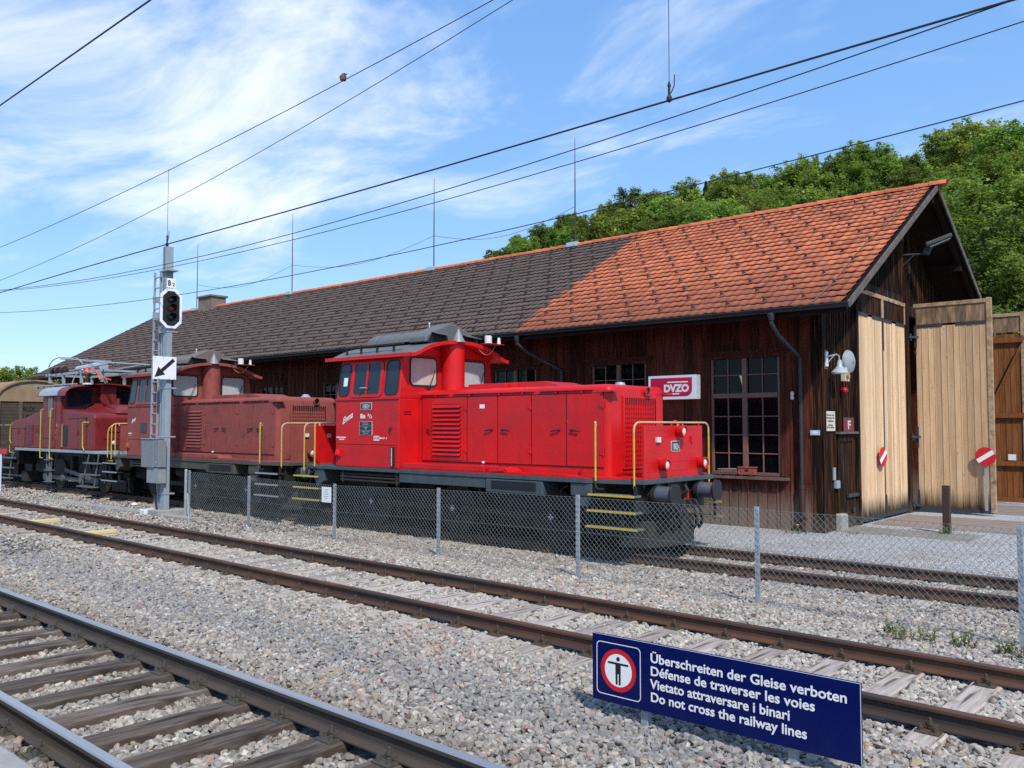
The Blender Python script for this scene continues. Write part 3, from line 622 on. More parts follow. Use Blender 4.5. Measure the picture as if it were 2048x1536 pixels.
# windows
def window(x0, x1, z0, z1):
    q = MB(); y = YW+.02
    for a,b in ((x0,x0+.06),(x1-.06,x1)): q.box(a,b,y-.03,y+.06,z0,z1)
    q.box(x0+.06,x1-.06,y-.03,y+.06,z0,z0+.07); q.box(x0+.06,x1-.06,y-.03,y+.06,z1-.06,z1)
    tz = z0+(z1-z0)*.655; q.box(x0+.06,x1-.06,y-.055,y+.05,tz-.055,tz+.055)
    cx = (x0+x1)/2
    for s0,s1,nh in ((z0+.07,tz-.055,4),(tz+.055,z1-.06,2)):
        q.box(cx-.055,cx+.055,y-.045,y+.045,s0,s1)
        for a,b in ((x0+.06,cx-.055),(cx+.055,x1-.06)):
            m = (a+b)/2; q.box(m-.012,m+.012,y-.015,y+.02,s0,s1)
            for k in range(1,nh): h = s0+(s1-s0)*k/nh; q.box(a,m-.012,y-.013,y+.018,h-.012,h+.012); q.box(m+.012,b,y-.013,y+.018,h-.012,h+.012)
    o = q.build('window', frameboard, shed, bevel=.004)
    q = MB(); q.box(x0+.03,x1-.03,y+.022,y+.026,z0+.03,z1-.03); q.build('pane', winglass, o)
    q = MB(); q.box(x0-.21,x1+.21,YW-.105,YW-.018,z1+.03,z1+.075); q.box(x0-.17,x1+.17,YW-.075,YW-.018,z1-.01,z1+.03); q.box(x0-.13,x1+.13,YW-.05,YW-.018,z1-.10,z1-.01)
    q.box(x0-.11,x0,YW-.04,YW+.01,z0,z1-.10); q.box(x1,x1+.11,YW-.04,YW+.01,z0,z1-.10)
    q.build('surround', wallwood, o, cols=[.25]*30)
    q = MB(); q.box(x0-.22,x1+.20,YW-.16,YW-.012,z0-.085,z0-.02); q.build('sill', mat('sill_%d' % int(-x0), (.10,.055,.04), .75, col2=(.16,.13,.11), var=.8), o, bevel=.006)
for w in WIN: window(*w)
# corner board and plinth strip, gable trims
q = MB(); q.box(-7.31,-7.09,YW-.035,YW-.021,ZG+.02,4.6); q.box(XG+.024,XG+.045,YW-.03,YW+.14,ZG+.02,4.6); q.build('corner_board', gablewood, shed, cols=[.35]*12)
# small door at the corner of the gable
q = MB(); 
for k in range(6): q.box(XG+.005,XG+.03,19.19+.15*k,19.335+.15*k,ZG+.06,1.80)
q.box(XG+.03,XG+.055,19.15,19.24,ZG+.04,1.84); q.box(XG+.03,XG+.055,20.03,20.12,ZG+.04,1.84); q.box(XG+.03,XG+.055,19.24,20.03,1.70,1.84); q.box(XG+.03,XG+.055,19.24,20.03,ZG+.04,.06)
o = q.build('side_door', gablewood, shed, cols=[(.3+.1*(i//6%4)) for i in range(60)])
q = MB(); q.box(XG+.055,XG+.09,19.62,20.30,.44,.52); q.box(XG+.055,XG+.075,19.95,20.05,.1,.2); q.build('latch', ironstrap, o)
q = MB(); q.box(XG+.03,XG+.13,19.05,20.22,1.87,1.92); q.build('door_hood', vergewood, o)
q = MB(); q.box(XG+.03,XG+.07,18.82,18.93,.86,1.14); q.box(XG+.03,XG+.10,18.9,19.1,.68,.85); q.build('switch_box', greymet, shed, bevel=.008)
# gates
def leaf(name, parent, org, ux, w, ztop, panes=1, wood=leafwood, framew=greybeam, label=None, inner=False, strap=True, seed=1, bw=.118):
    """gate leaf hung at org, running along ux; front face looks along n"""
    ux = Vector(ux).normalized(); n = Vector((ux.y, -ux.x, 0)); r = random.Random(seed)
    P = lambda u, d, z: tuple(Vector((org[0],org[1],0))+ux*u+n*d+Vector((0,0,z)))
    def bx(q, u0,u1,d0,d1,z0,z1):
        q.add([P(u0,d0,z0),P(u1,d0,z0),P(u1,d1,z0),P(u0,d1,z0),P(u0,d0,z1),P(u1,d0,z1),P(u1,d1,z1),P(u0,d1,z1)],[(0,3,2,1),(4,5,6,7),(0,1,5,4),(1,2,6,5),(2,3,7,6),(3,0,4,7)])
    zp = ztop-.62
    q = MB(); cols = []; pw = w/panes
    root = None
    for p in range(panes):
        u = p*pw+.05
        while u < (p+1)*pw-.055:
            b = min((p+1)*pw-.05, u+bw*r.uniform(.9,1.1)); d = r.uniform(0,.007); t = r.random()
            bx(q, u+.004,b-.004,-.03,d,-.12,zp); cols += [t]*6
            bx(q, b-.011,b+.004,-.02,d+.010,-.12,zp-.004); cols += [t*.9]*6
            u = b
    o = q.build(name, wood, parent, cols=cols, fix=True)
    if label: o['label'] = label
    q = MB(); cols = []; u = .06
    while u < w-.06:
        b = min(w-.05, u+.125*r.uniform(.9,1.1)); bx(q,u+.002,b-.002,-.03,r.uniform(0,.006),zp+.06,ztop-.1); cols += [r.random()]*6; u = b
    q.build('upper_boards', gablewood if panes > 1 else mat('sooty_upper_boards', (.34,.21,.115), .75, col2=(.07,.045,.028), var=1, scale=2.5, stretch=(3,3,.8), bump=.3, tint=.35), o, cols=cols)
    q = MB(); bx(q,0,w,-.05,.03,ztop-.1,ztop)
    for p in range(1,panes): bx(q,p*pw-.07,p*pw+.07,-.05,.026,zp+.06,ztop-.1)
    if panes > 1: bx(q,w-.05,w,-.05,.026,zp+.05,ztop-.1)
    else: bx(q,w-.07,w+.055,-.06,.034,-.16,ztop+.02)
    q.build('beam', framew, o, bevel=.008)
    if strap:
        q = MB(); 
        for p in range(panes):
            a, b = p*pw+.02, (p+1)*pw-.02
            bx(q,a,a+.38*pw,.010,.020,zp-.03,zp+.055); bx(q,b-.42*pw,b,.010,.020,zp-.03,zp+.055)
            bx(q,a,b,.010,.022,-.19,-.09)
            bx(q,a,a+.045,.012,.020,zp-.75,zp-.03); bx(q,b-.05,b,.012,.020,(zp-.8 if panes == 1 else -.09),zp-.03); bx(q,a,a+.05,.012,.020,-.09,.35)
            if panes == 1: bx(q,b-.045,b+.0,.006,.016,-.09,zp-.8)
        q.build('iron_strap', ironstrap, o)
    return o, P
lf, PL = leaf('gate_leaf', shed, (XG+.06, 20.42), (0,1,0), 3.60, 5.30, panes=2, seed=3, bw=.092, label='pale gate leaf of two boarded panels closing the left bay')
q = MB(); q.box(XG-.12,XG+.10,24.03,24.30,ZG,5.32); q.box(XG-.10,XG+.10,20.30,20.42,ZG,4.9); q.box(XG-.12,XG+.06,28.38,28.6,ZG,5.3); q.box(XG-.12,XG+.035,20.42,24.03,5.32,5.5); q.box(XG-.12,XG+.035,24.3,28.4,5.02,5.3); q.build('gate_post', gablewood, shed, cols=[.5]*30)
lr, PRR = leaf('gate_leaf', shed, (XG+.14, 24.55), (1,0,0), 1.83, 5.32, wood=leafside, seed=5, bw=.155, label='wide pale gate leaf swung outwards beside the right bay')
for z in (4.42, 1.75, -.05):
    q = MB(); q.bar((XG+.10,24.24,z),(XG+.26,24.50,z),.05,.06); q.cyl((XG+.12,24.32,z-.09),(XG+.12,24.32,z+.09),.03,n=10); q.box(XG+.16,XG+.22,24.50,24.535,z-.28,z+.28); q.build('gate_hinge', ironstrap, shed)
# far leaf of the right bay seen from its braced inner side
o, PF = leaf('gate_leaf', shed, (XG+.14, 28.55), (1,0,0), 1.86, 5.35, wood=innerwood, framew=greybeam, strap=False, seed=8, bw=.15, label='orange brown gate leaf at the far side showing its diagonal brace')
q = MB()
for z in (4.55,2.35,.95,-.10): q.box(XG+.2,XG+2.0,28.46,28.515,z-.07,z+.07)
q.bar((XG+.35,28.455,.95),(XG+1.95,28.455,4.35),.05,.13,up=(0,-1,0)); q.build('brace', innerwood, o, cols=[.6]*30)
q = MB(); q.box(XG+1.55,XG+1.75,28.44,28.452,1.05,1.22); q.build('paper_notice', whitep, o)
q = MB(); q.box(XG+.2,XG+2.3,28.42,28.53,-.25,-.20); q.build('threshold', alu, o)
# chimney
q = MB(); q.box(-42.0,-40.7,YR-.42,YR+.42,7.4,8.72); q.box(-42.08,-40.62,YR-.5,YR+.5,8.72,8.82); q.build('chimney', mat('chimney_plaster', (.22,.17,.13), .9, col2=(.13,.10,.08), var=.9, scale=3), shed, bevel=.01)
# aerial masts on the ridge with a slack wire
TOPS = []
for x, h in ((-42.9,11.85),(-34.2,12.0),(-24.6,11.9),(-17.6,12.0)):
    q = MB(); q.tube([(x,YR,ZR-.1),(x,YR,ZR+2.0),(x,YR,h)],[.024,.02,.009],8); m_ = q.build('roof_mast', rust, shed); TOPS.append((x, h))
    q = MB(); q.box(x-.22,x+.22,YR-.24,YR+.05,ZR-.06,ZR+.115); q.build('flashing', alu, m_, bevel=.03)
q = MB()
for (xa,ha),(xb,hb) in zip(TOPS, TOPS[1:]):
    q.tube([(xa+(xb-xa)*k/14, YR, 9.6-1.0*math.sin(math.pi*k/14)*.55) for k in range(15)], .008, 5)
q.build('aerial_wire', rust, shed)
# lightning cable down the tiles near the verge
q = MB(); P = [(-6.75+.05*math.sin(k*1.3)+.35*(k/9), YE+(YR-YE)*k/9, ZE+(ZR-ZE)*k/9+.075) for k in range(10)]
q.tube(P, .010, 5); q.build('lightning_cable', vergewood, shed)
# ------------------------------------------------------------ things on and in front of the shed
nose_o = mat('orange_tile_nose', (.22,.080,.052), .9, col2=(.13,.055,.04), var=.9, scale=9); nose_b = mat('brown_tile_nose', (.050,.038,.034), .9)  # tile front edges coloured darker than the tile faces
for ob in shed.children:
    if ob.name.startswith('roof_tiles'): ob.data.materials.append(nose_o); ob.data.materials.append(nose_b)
sg = thing('light_box_sign', 'white framed crimson light box sign on the shed wall between two windows', 'sign', (-10.5, YW-.25, 2.95))
q = MB(); q.box(-11.22,-9.91,YW-.36,YW-.15,2.685,3.255); q.build('case', boxwhite, sg, bevel=.02)
q = MB(); x0,x1,z0,z1 = -11.15,-10.02,2.745,3.195
pts = [(x0,z0),(x1-.17,z0)]+[(x1-.17+.17*math.sin(R(a)), z0+.17-.17*math.cos(R(a))) for a in (15,30,45,60,75,90)]+[(x1,z1),(x0,z1)]
q.prism(pts,'y',YW-.3635,YW-.358); q.build('face', crimson, sg)
text('DVZO', .235, (-10.78, YW-.366, 2.865), (1,0,0), (0,0,1), boxwhite, sg, bold=.012, width=1.02, shear=.0)
q = MB(); q.box(-10.68,-10.13,YW-.368,YW-.364,3.075,3.105); q.box(-10.74,-10.36,YW-.368,YW-.364,2.795,2.825); q.build('sign_stripe', boxwhite, sg)
q = MB(); q.box(-10.9,-10.8,YW-.15,YW-.02,2.85,3.1); q.box(-10.2,-10.1,YW-.15,YW-.02,2.85,3.1); q.build('sign_bracket', greymet, sg)
t_ = thing('wall_lamp', 'grey enamel shade lamp on a bracket at the shed corner', 'lamp', (XG+.25, 18.55, 3.5))
q = MB(); q.box(XG+.0,XG+.05,18.42,18.62,3.28,3.70); q.build('back_board', vergewood, t_)
q = MB(); q.box(XG+.05,XG+.075,18.46,18.58,3.34,3.66); q.build('mount', white, t_)
q = MB(); q.tube([(XG+.07,18.52,3.55),(XG+.22,18.68,3.60),(XG+.25,18.72,3.57),(XG+.26,18.73,3.46)],.018,8); q.tube([(XG+.07,18.52,3.40),(XG+.18,18.63,3.58)],.011,6); q.build('arm', greymet, t_, smooth=True)
q = MB(); q.lathe((XG+.26,18.73,3.16),[(.175,.02),(.18,.05),(.155,.09),(.095,.14),(.055,.20),(.05,.27),(.042,.29),(.042,.32),(.02,.325)],n=24); q.build('lamp_shade', mat('pale_blue_enamel', (.42,.47,.52), .3), t_, smooth=True)
t_ = thing('warning_bell', 'grey gong with a cream bell box and red bulb beneath', 'bell', (XG+.15, 19.62, 3.3))
q = MB(); q.lathe((XG+.13,19.68,3.50),[(.02,.10),(.15,.075),(.25,.02),(.27,-.03),(.26,-.035),(.02,-.03)],axis=(1,-.12,0),n=26); q.cyl((XG+.02,19.68,3.50),(XG+.14,19.68,3.50),.03); q.cyl((XG+.2,19.66,3.50),(XG+.25,19.655,3.50),.03,n=8); q.build('gong', greymet, t_, smooth=True)
q = MB(); q.box(XG+.03,XG+.14,19.42,19.66,3.05,3.36); q.build('bell_box', mat('cream_enamel', (.62,.58,.45), .5), t_, bevel=.01)
q = MB(); q.cyl((XG+.14,19.50,3.17),(XG+.19,19.50,3.17),.06,n=14); q.build('push_button', mat('ochre_knob', (.4,.28,.1), .5), t_)
q = MB(); q.tube([(XG+.1,19.42,3.05),(XG+.11,19.40,2.94)],.01,6); q.lathe((XG+.11,19.40,2.78),[(.02,0),(.07,.025),(.085,.07),(.06,.12),(.02,.14)],n=16); q.build('red_bulb', mat('red_plastic', (.35,.006,.02), .3), t_, smooth=True)
t_ = thing('letter_sign', 'square maroon sign with a cream letter F on the dark gable boards', 'sign', (XG+.04, 19.82, 2.08))
q = MB(); q.box(XG+.03,XG+.05,19.50,20.14,1.92,2.24); q.build('panel', maroon, t_, bevel=.004)
text('F', .27, (XG+.052, 19.73, 1.98), (0,1,0), (0,0,1), mat('cream_letter', (.62,.56,.42), .6), t_, bold=.008, width=1.6)
t_ = thing('paper_notice', 'cream notice with lines of small print on the dark corner boards', 'notice', (XG+.04, 18.72, 2.15))
q = MB(); q.box(XG+.03,XG+.042,18.45,19.0,1.94,2.37); q.build('sheet', mat('yellowed_notice', (.62,.57,.44), .7), t_)
for i,(s_,z) in enumerate((('Betreten der',2.27),('Werkstatt für',2.205),('Unbefugte',2.14),('verboten',2.05),('Eltern haften',2.0))):
    text(s_, .062, (XG+.044, 18.725, z), (0,1,0), (0,0,1), blackp, t_, align='CENTER', width=1.25)
t_ = thing('house_number', 'small pale blue number plate right of the downpipe', 'number plate', (-7.24, YW-.04, 1.9))
q = MB(); q.box(-7.34,-7.13,YW-.052,YW-.037,1.85,1.96); q.build('plate', mat('pale_blue_plate', (.40,.52,.62), .4), t_)
text('909', .085, (-7.235, YW-.054, 1.875), (1,0,0), (0,0,1), whitel, t_, align='CENTER', bold=.004)
q = MB(); q.lathe((-7.72,YW-.07,2.62),[(.01,0),(.035,.01),(.045,.05),(.03,.09),(.045,.13),(.03,.18),(.01,.19)],n=14); tag(q.build('insulator', porcelain, smooth=True), 'small white porcelain insulator on the red brown boards left of the downpipe', 'insulator')
t_ = thing('floodlight', 'grey floodlight on a rod below the gable peak', 'floodlight', (XG+.5, 24.4, 6.6))
q = MB(); q.tube([(XG+.0,24.1,6.62),(XG+.55,24.35,6.62)],.025,6); q.tube([(XG+.0,24.1,6.3),(XG+.3,24.22,6.62)],.012,6); q.build('arm', ironstrap, t_)
a = Vector((XG+.55,24.35,6.72)); 
q = MB(); q.bar(a+Vector((0,-.1,.1)), a+Vector((.58,.15,.33)), .34, .11); q.bar(a+Vector((-.02,-.04,-.12)), a+Vector((.1,0,.16)), .06,.2); o = q.build('housing', mat('floodlight_grey', (.045,.05,.052), .6), t_, bevel=.03)
q = MB(); q.bar(a+Vector((.10,-.05,.045)), a+Vector((.55,.14,.24)), .28,.02); q.build('lens', mat('dusty_lens', (.20,.22,.22), .3), t_)
# stop discs fixed to the gate leaves
def disc(label, c, n, ud, post=None):
    c = Vector(c); n = Vector(n).normalized(); up = Vector((0,0,1)); sd = up.cross(n).normalized(); t_ = thing('stop_disc', label, 'stop disc', c, 'stop discs on the gate leaves')
    q = MB(); q.lathe(c, [(.235,0),(.24,.008),(.235,.014)], axis=n, n=36); q.build('disc', signred, t_)
    q = MB(); F = lambda u,v,d: tuple(c+sd*u+up*v+n*d)
    a = R(34); du, dv = math.cos(a), math.sin(a); w = .055; l = .222
    q.add([F(-du*l+dv*w,-dv*l-du*w,.0155),F(du*l+dv*w,dv*l-du*w,.0155),F(du*l-dv*w,dv*l+du*w,.0155),F(-du*l-dv*w,-dv*l+du*w,.0155),
           F(-du*l+dv*w,-dv*l-du*w,.019),F(du*l+dv*w,dv*l-du*w,.019),F(du*l-dv*w,dv*l+du*w,.019),F(-du*l-dv*w,-dv*l+du*w,.019)],[(0,3,2,1),(4,5,6,7),(0,1,5,4),(1,2,6,5),(2,3,7,6),(3,0,4,7)])
    q.build('bar', whitel, t_)
    if post: q = MB(); q.box(*post); q.build('stay', greymet, t_)
    return t_
disc('red stop disc with a white bar, seen edge-on on the closed left gate', (XG+.16,21.75,1.30), (1,-.06,0), 1)
disc('red stop disc with a white bar on the outward swung gate leaf', (-5.27,24.40,1.27), (-.05,-1,0), 1, (-5.31,-5.25,24.42,24.46,-.1,1.1))
# model wagons on the sill of the big window
t_ = thing('model_wagon', 'small rusty stake wagon loaded with grey sticks on the window sill', 'model wagon', (-9.25, YW-.10, .915))
q = MB(); q.box(-9.50,-9.02,YW-.15,YW-.04,.945,.965); 
for k in range(7): q.box(-9.495+.078*k,-9.483+.078*k,YW-.155,YW-.148,.965,1.07)
q.box(-9.5,-9.02,YW-.156,YW-.150,1.00,1.012); q.build('chassis', mat('model_rust_red', (.30,.070,.045), .7), t_)
q = MB(); 
for k in range(34):
    z = .972+.11*(k%5)/5; y = YW-.14+.09*rnd.random(); q.tube([(-9.50+rnd.uniform(0,.04),y,z),(-9.03+rnd.uniform(-.04,.02),y+rnd.uniform(-.01,.01),z+rnd.uniform(-.01,.02))],.008,5)
q.build('stick_load', mat('grey_sticks', (.32,.28,.25), .9, col2=(.2,.17,.15)), t_)
q = MB()
for x in (-9.42,-9.10): q.cyl((x,YW-.16,.935),(x,YW-.14,.935),.025,n=12)
q.build('wheels', rust, t_)
t_ = thing('model_wagon', 'small rusty closed model wagon right of the stick wagon on the sill', 'model wagon', (-8.78, YW-.10, .915))
q = MB(); q.box(-8.99,-8.58,YW-.15,YW-.04,.945,1.10); q.build('body', bpy.data.materials['model_rust_red'], t_, bevel=.005)
q = MB(); q.box(-9.01,-8.56,YW-.165,YW-.03,1.10,1.125); q.build('roof', bpy.data.materials['model_rust_red'], t_, bevel=.01)
q = MB()
for x in (-8.9,-8.67): q.cyl((x,YW-.16,.935),(x,YW-.14,.935),.025,n=12)
q.build('wheels', rust, t_)
q = MB(); q.box(-8.82,-8.74,YW-.154,YW-.150,1.02,1.07); q.build('side_opening', blackp, t_)
# fluorescent tube burning inside behind the big window
m, nt, N, L_, B = nodes('tube_light'); B.inputs['Emission Color'].default_value = (1,.86,.55,1); B.inputs['Emission Strength'].default_value = 4
t_ = thing('ceiling_tube', 'lit fluorescent tube hanging inside behind the big window', 'lamp', (-10.9, 22, 4.6)); q = MB(); q.bar((-10.76,22,3.45),(-10.63,22.0,3.0),.045,.045); q.build('tube', m, t_)
# brown steel post, concrete blocks, crossing planks
q = MB(); q.box(-5.16,-5.02,19.93,20.07,-.3,.78); q.box(-5.10,-5.08,19.925,19.93,.62,.66,0); tag(q.build('steel_post', mat('brown_post', (.040,.019,.013), .7, col2=(.06,.03,.02)), bevel=.012), 'short rusty brown post standing in front of the open gate leaf', 'post')
q = MB(); q.box(-7.2,-6.92,19.0,19.35,-.3,.12); tag(q.build('corner_stone', concrete, bevel=.05), 'rough concrete block at the foot of the shed corner', 'stone')
q = MB(); q.box(-7.06,-4.4,18.9,20.1,-.27,-.232); tag(q.build('concrete_slab', mat('old_slab', (.26,.235,.20), .9, col2=(.17,.15,.12), var=.9, scale=3), bevel=.01), 'worn concrete slab in the gravel before the small door', 'slab', kind='structure')
q = MB(); y = 20.75
while y < 23.4:
    q.box(-6.9,6, y, y+.17, -.26, -.222+rnd.uniform(-.006,.006)); y += .2 if abs(y-21.55) > .1 and abs(y-22.9) > .1 else .27
tag(q.build('crossing_planks', mat('crossing_timber', (.20,.155,.128), .85, col2=(.30,.25,.215), var=.9, scale=4, stretch=(.4,5,3), bump=.4), bevel=.008), 'old brown planks between the rails in front of the left gate', 'planks')
q = MB(); y = 25.2
while y < 27.8: q.box(-6.9,6, y, y+.17, -.26, -.222+rnd.uniform(-.006,.006)); y += .21
tag(q.build('crossing_planks', bpy.data.materials['crossing_timber'], bevel=.008), 'farther brown planks in front of the right gate', 'planks')
# ------------------------------------------------------------ locomotives
def bbox_bevel(name, mats, parent, x0,x1,y0,y1,z0,z1, pick, w, seg=5):
    bm = bmesh.new(); o_ = origin(parent)
    vs = [bm.verts.new((x-o_.x,y-o_.y,z-o_.z)) for x,y,z in [(x0,y0,z0),(x1,y0,z0),(x1,y1,z0),(x0,y1,z0),(x0,y0,z1),(x1,y0,z1),(x1,y1,z1),(x0,y1,z1)]]
    for f in [(0,3,2,1),(4,5,6,7),(0,1,5,4),(1,2,6,5),(2,3,7,6),(3,0,4,7)]: bm.faces.new([vs[i] for i in f])
    bm.normal_update()
    es = [e for e in bm.edges if pick(((e.verts[0].co+e.verts[1].co)/2+o_), e.verts[1].co-e.verts[0].co)]
    bmesh.ops.bevel(bm, geom=es, offset=w, segments=seg, profile=.5, affect='EDGES')
    me = bpy.data.meshes.new(name); bm.to_mesh(me); bm.free(); me.materials.append(mats)
    me.polygons.foreach_set('use_smooth', [True]*len(me.polygons)); me.set_sharp_from_angle(angle=R(30))
    o = bpy.data.objects.new(name, me); C.objects.link(o); o.parent = parent; return o
def pane_on(parent, F, x0,x1,z0,z1, r, glass, frame, fw=.03, depth=.012, name='window'):
    q = MB(); q.ring(rr(x0-fw,x1+fw,z0-fw,z1+fw,r+fw), rr(x0,x1,z0,z1,r), F, -.01, depth); o = q.build(name, frame, parent, smooth=True)
    q = MB(); L = rr(x0,x1,z0,z1,r); n = len(L); q.add([F(*p,.004) for p in L]+[F(*p,-.008) for p in L], [tuple(range(n)), tuple(range(n,2*n))[::-1]]); q.build('pane', glass, o)
    return o
def headlight(parent, c, n, r=.105, l=.16, body=red, name='headlight'):
    c = Vector(c); n = Vector(n).normalized()
    q = MB(); q.lathe(c, [(r*.55,0),(r*.85,.02),(r*.98,.05),(r,l*.7),(r*1.04,l*.75),(r*1.04,l),(r*.86,l),(r*.82,l-.03)], axis=n, n=26); o = q.build(name, body, parent, smooth=True)
    q = MB(); q.lathe(c, [(r*.83,l-.045),(r*.6,l-.02),(r*.3,l-.008),(.004,l-.004)], axis=n, n=22); q.build('lens', lensm, o, smooth=True)
    return o
def buffer(parent, x, y, sx, z=.885, hz=.19, hy=.175):
    q = MB(); q.cyl((x,y,z),(x+sx*.03,y,z),.20,n=6); q.cyl((x+sx*.03,y,z),(x+sx*.10,y,z),.165,n=20); q.cyl((x+sx*.10,y,z),(x+sx*.16,y,z),.185,.18,n=20); o = q.build('buffer', black, parent, smooth=True)
    q = MB(); q.cyl((x+sx*.16,y,z),(x+sx*.46,y,z),.142,n=24); q.build('sleeve', buff, o, smooth=True)
    q = MB(); P = []
    for k in range(28):
        t = 2*math.pi*k/28; P.append((y+hy*math.copysign(abs(math.cos(t))**.7, math.cos(t)), z+max(-.155, hz*math.copysign(abs(math.sin(t))**.8, math.sin(t)))))
    q.prism(P,'x',x+sx*.46,x+sx*.50); q.build('disc', rubber, o, smooth=True, bevel=.008)
    return o
def handrail(parent, paths, split, lower=yellow, upper=wornyel, r=.017, name='handrail'):
    q = MB()
    for p in paths:
        a = [v for v in p]; n = len(a)
        q.tube(a, r, 8)
    o = q.build(name, [lower, upper], parent, smooth=True)
    zz = origin(parent).z
    for f in o.data.polygons:
        if f.center.z+zz > split: f.material_index = 1
    return o
def arc(p0, p1, p2, n=6):
    p0,p1,p2 = Vector(p0),Vector(p1),Vector(p2); return [p0*(1-t)**2+p1*2*t*(1-t)+p2*t*t for t in [k/n for k in range(n+1)]]
def mir(y): return 27-y
def wheel(parent, x, y, r=.50, face=-1, z0=-.15):
    c = (x,y,z0+r); q = MB()
    q.lathe(c, [(r,.07),(r+.0,.02),(r*.98,0),(r*.86,-.005),(r*.83,.03),(r*.24,.0),(r*.22,-.04),(.05,-.05),(.02,-.05)] , axis=(0,-face*-1,0), n=32)
    for k in range(9):
        a = 2*math.pi*k/9; q.bar((x+.2*r*math.cos(a),y+face*.0,c[2]+.2*r*math.sin(a)),(x+.85*r*math.cos(a),y,c[2]+.85*r*math.sin(a)),.06,.09,up=(0,1,0))
    return q.build('wheel', black, parent, smooth=True)
def em33():
    L = thing('locomotive', 'bright red diesel hood locomotive with a cab nearest the camera', 'locomotive', (-12.5, T3, -.15))
    # running plate with chamfered ends
    def deck(z0, z1, g=0): return [(-17.28+g,12.30+g),(-16.6,12.03+g),(-8.78,12.03+g),(-7.75-g,12.32+g),(-7.75-g,14.68-g),(-8.78,14.97-g),(-16.6,14.97-g),(-17.28+g,14.70-g)]
    q = MB(); q.prism(deck(0,0),'z',1.07,1.150); q.build('running_plate', frame_g, L, bevel=.008)
    q = MB(); q.prism([(-13.55,12.034),(-8.80,12.034),(-7.9,12.28),(-7.9,14.72),(-8.80,14.966),(-13.55,14.966)],'z',1.152,1.172); q.build('deck_edge', red, L, bevel=.004)
    # walkway step along the bonnet
    for y0,y1 in ((12.06,12.54),(14.46,14.94)):
        q = MB(); q.box(-13.55,-11.2,y0,y1,1.174,1.285); q.build('walkway_box', red, L, bevel=.012)
    q = MB(); q.prism([(-11.18,1.174),(-10.62,1.174),(-10.62,1.20),(-10.72,1.27),(-11.18,1.27)],'y',12.14,12.54); q.bar((-11.1,12.12,1.20),(-10.72,12.12,1.225),.02,.05); q.build('walkway_box', red, L, bevel=.008)
    q = MB()
    for x in (-10.5,-10.05,-9.6): q.box(x,x+.34,12.05,12.20,1.174,1.205)
    q.build('foot_plates', red, L, bevel=.004)
    # cab: lower box, upper part leaning in
    q = MB(); q.box(-15.69,-13.57,12.03,14.97,1.152,2.63); q.build('cab', red, L, bevel=.02, seg=3)
    q = MB(); q.add([(-15.685,12.032,2.63),(-13.572,12.032,2.63),(-13.572,14.968,2.63),(-15.685,14.968,2.63),(-15.63,12.15,3.56),(-13.572,12.15,3.56),(-13.572,14.85,3.56),(-15.63,14.85,3.56)],
        [(0,3,2,1),(4,5,6,7),(0,1,5,4),(1,2,6,5),(2,3,7,6),(3,0,4,7)])
    q.prism([(12.15,3.56),(14.85,3.56),(14.2,3.80),(13.5,3.88),(12.8,3.80)],'x',-15.63,-13.572); q.build('cab_upper', red, L, bevel=.02, seg=3)
    q = MB(); q.box(-15.72,-13.56,12.008,12.03,2.615,2.645); q.build('beading', red, L, bevel=.003); q = MB(); q.box(-15.72,-13.56,14.97,14.992,2.615,2.645); q.build('beading', red, L, bevel=.003)
    q = MB(); q.box(-15.64,-13.64,12.019,12.03,1.655,1.672); q.box(-15.64,-15.625,12.019,12.03,1.18,1.655); q.box(-13.655,-13.64,12.019,12.03,1.18,1.655); q.build('panel_edge', red, L, bevel=.003)
    q = MB(); q.box(-13.82,-13.70,12.016,12.03,1.19,1.61); q.build('recess', blackp, L); q = MB(); q.tube([(-13.76,12.0,1.21),(-13.76,12.0,1.59)],.014,6); q.build('grab_bar', alu, L, smooth=True)
    q = MB(); q.lathe((-15.56,12.0,1.40),[(.07,0),(.075,.03),(.06,.10),(.02,.13)],n=12); q.box(-15.66,-15.46,11.99,12.03,1.38,1.40); q.build('lamp_bracket', red, L, smooth=True)
    sl = math.atan2(.118,.93); up = Vector((0,math.sin(sl),math.cos(sl))); nn = Vector((0,-math.cos(sl),math.sin(sl)))
    FS = lambda u,v,d: tuple(Vector((u,12.032,2.63))+up*((v-2.63)/math.cos(sl))+nn*d)
    pane_on(L, FS, -15.60,-15.28,2.73,3.41,.09, cabglass, rubber)
    q = MB(); q.ring(rr(-15.18,-14.14,2.67,3.45,.09), rr(-15.10,-14.22,2.73,3.41,.06), FS, -.01,.022); o = q.build('window', red, L, smooth=True, bevel=.004)
    q = MB(); q.add([FS(*p) for p in ((-15.1,2.73,.006),(-14.22,2.73,.006),(-14.22,3.41,.006),(-15.1,3.41,.006))],[(0,1,2,3)]); q.build('pane', cabglass, o, fix=False)
    q = MB(); q.bar(FS(-14.655,2.73,.014),FS(-14.655,3.41,.014),.045,.022,up=(0,1,0)); q.build('mullion', red, o)
    pane_on(L, FS, -14.03,-13.66,2.73,3.43,.09, cabglass, rubber)
    q = MB(); q.bar(FS(-15.46,3.53,.05),FS(-13.50,3.53,.05),.10,.012,up=nn); q.bar(FS(-15.46,3.505,.095),FS(-13.5,3.505,.095),.012,.05,up=nn); q.build('rain_visor', red, L)
    q = MB(); q.add([FS(*p) for p in ((-15.47,2.93,.008),(-15.33,2.93,.008),(-15.33,3.12,.008),(-15.47,3.12,.008))],[(0,1,2,3)]); q.build('paper_sheet', whitep, L, fix=False)
    q = MB(); q.lathe((-14.72,12.03,2.865),[(.08,0),(.10,.008),(.08,.016)],n=16); q.build('window_lamp', white, L)
    # cab front towards the bonnet with two curtained windows and the round pillar
    FF = lambda u,v,d: (-13.572+d, u, v)
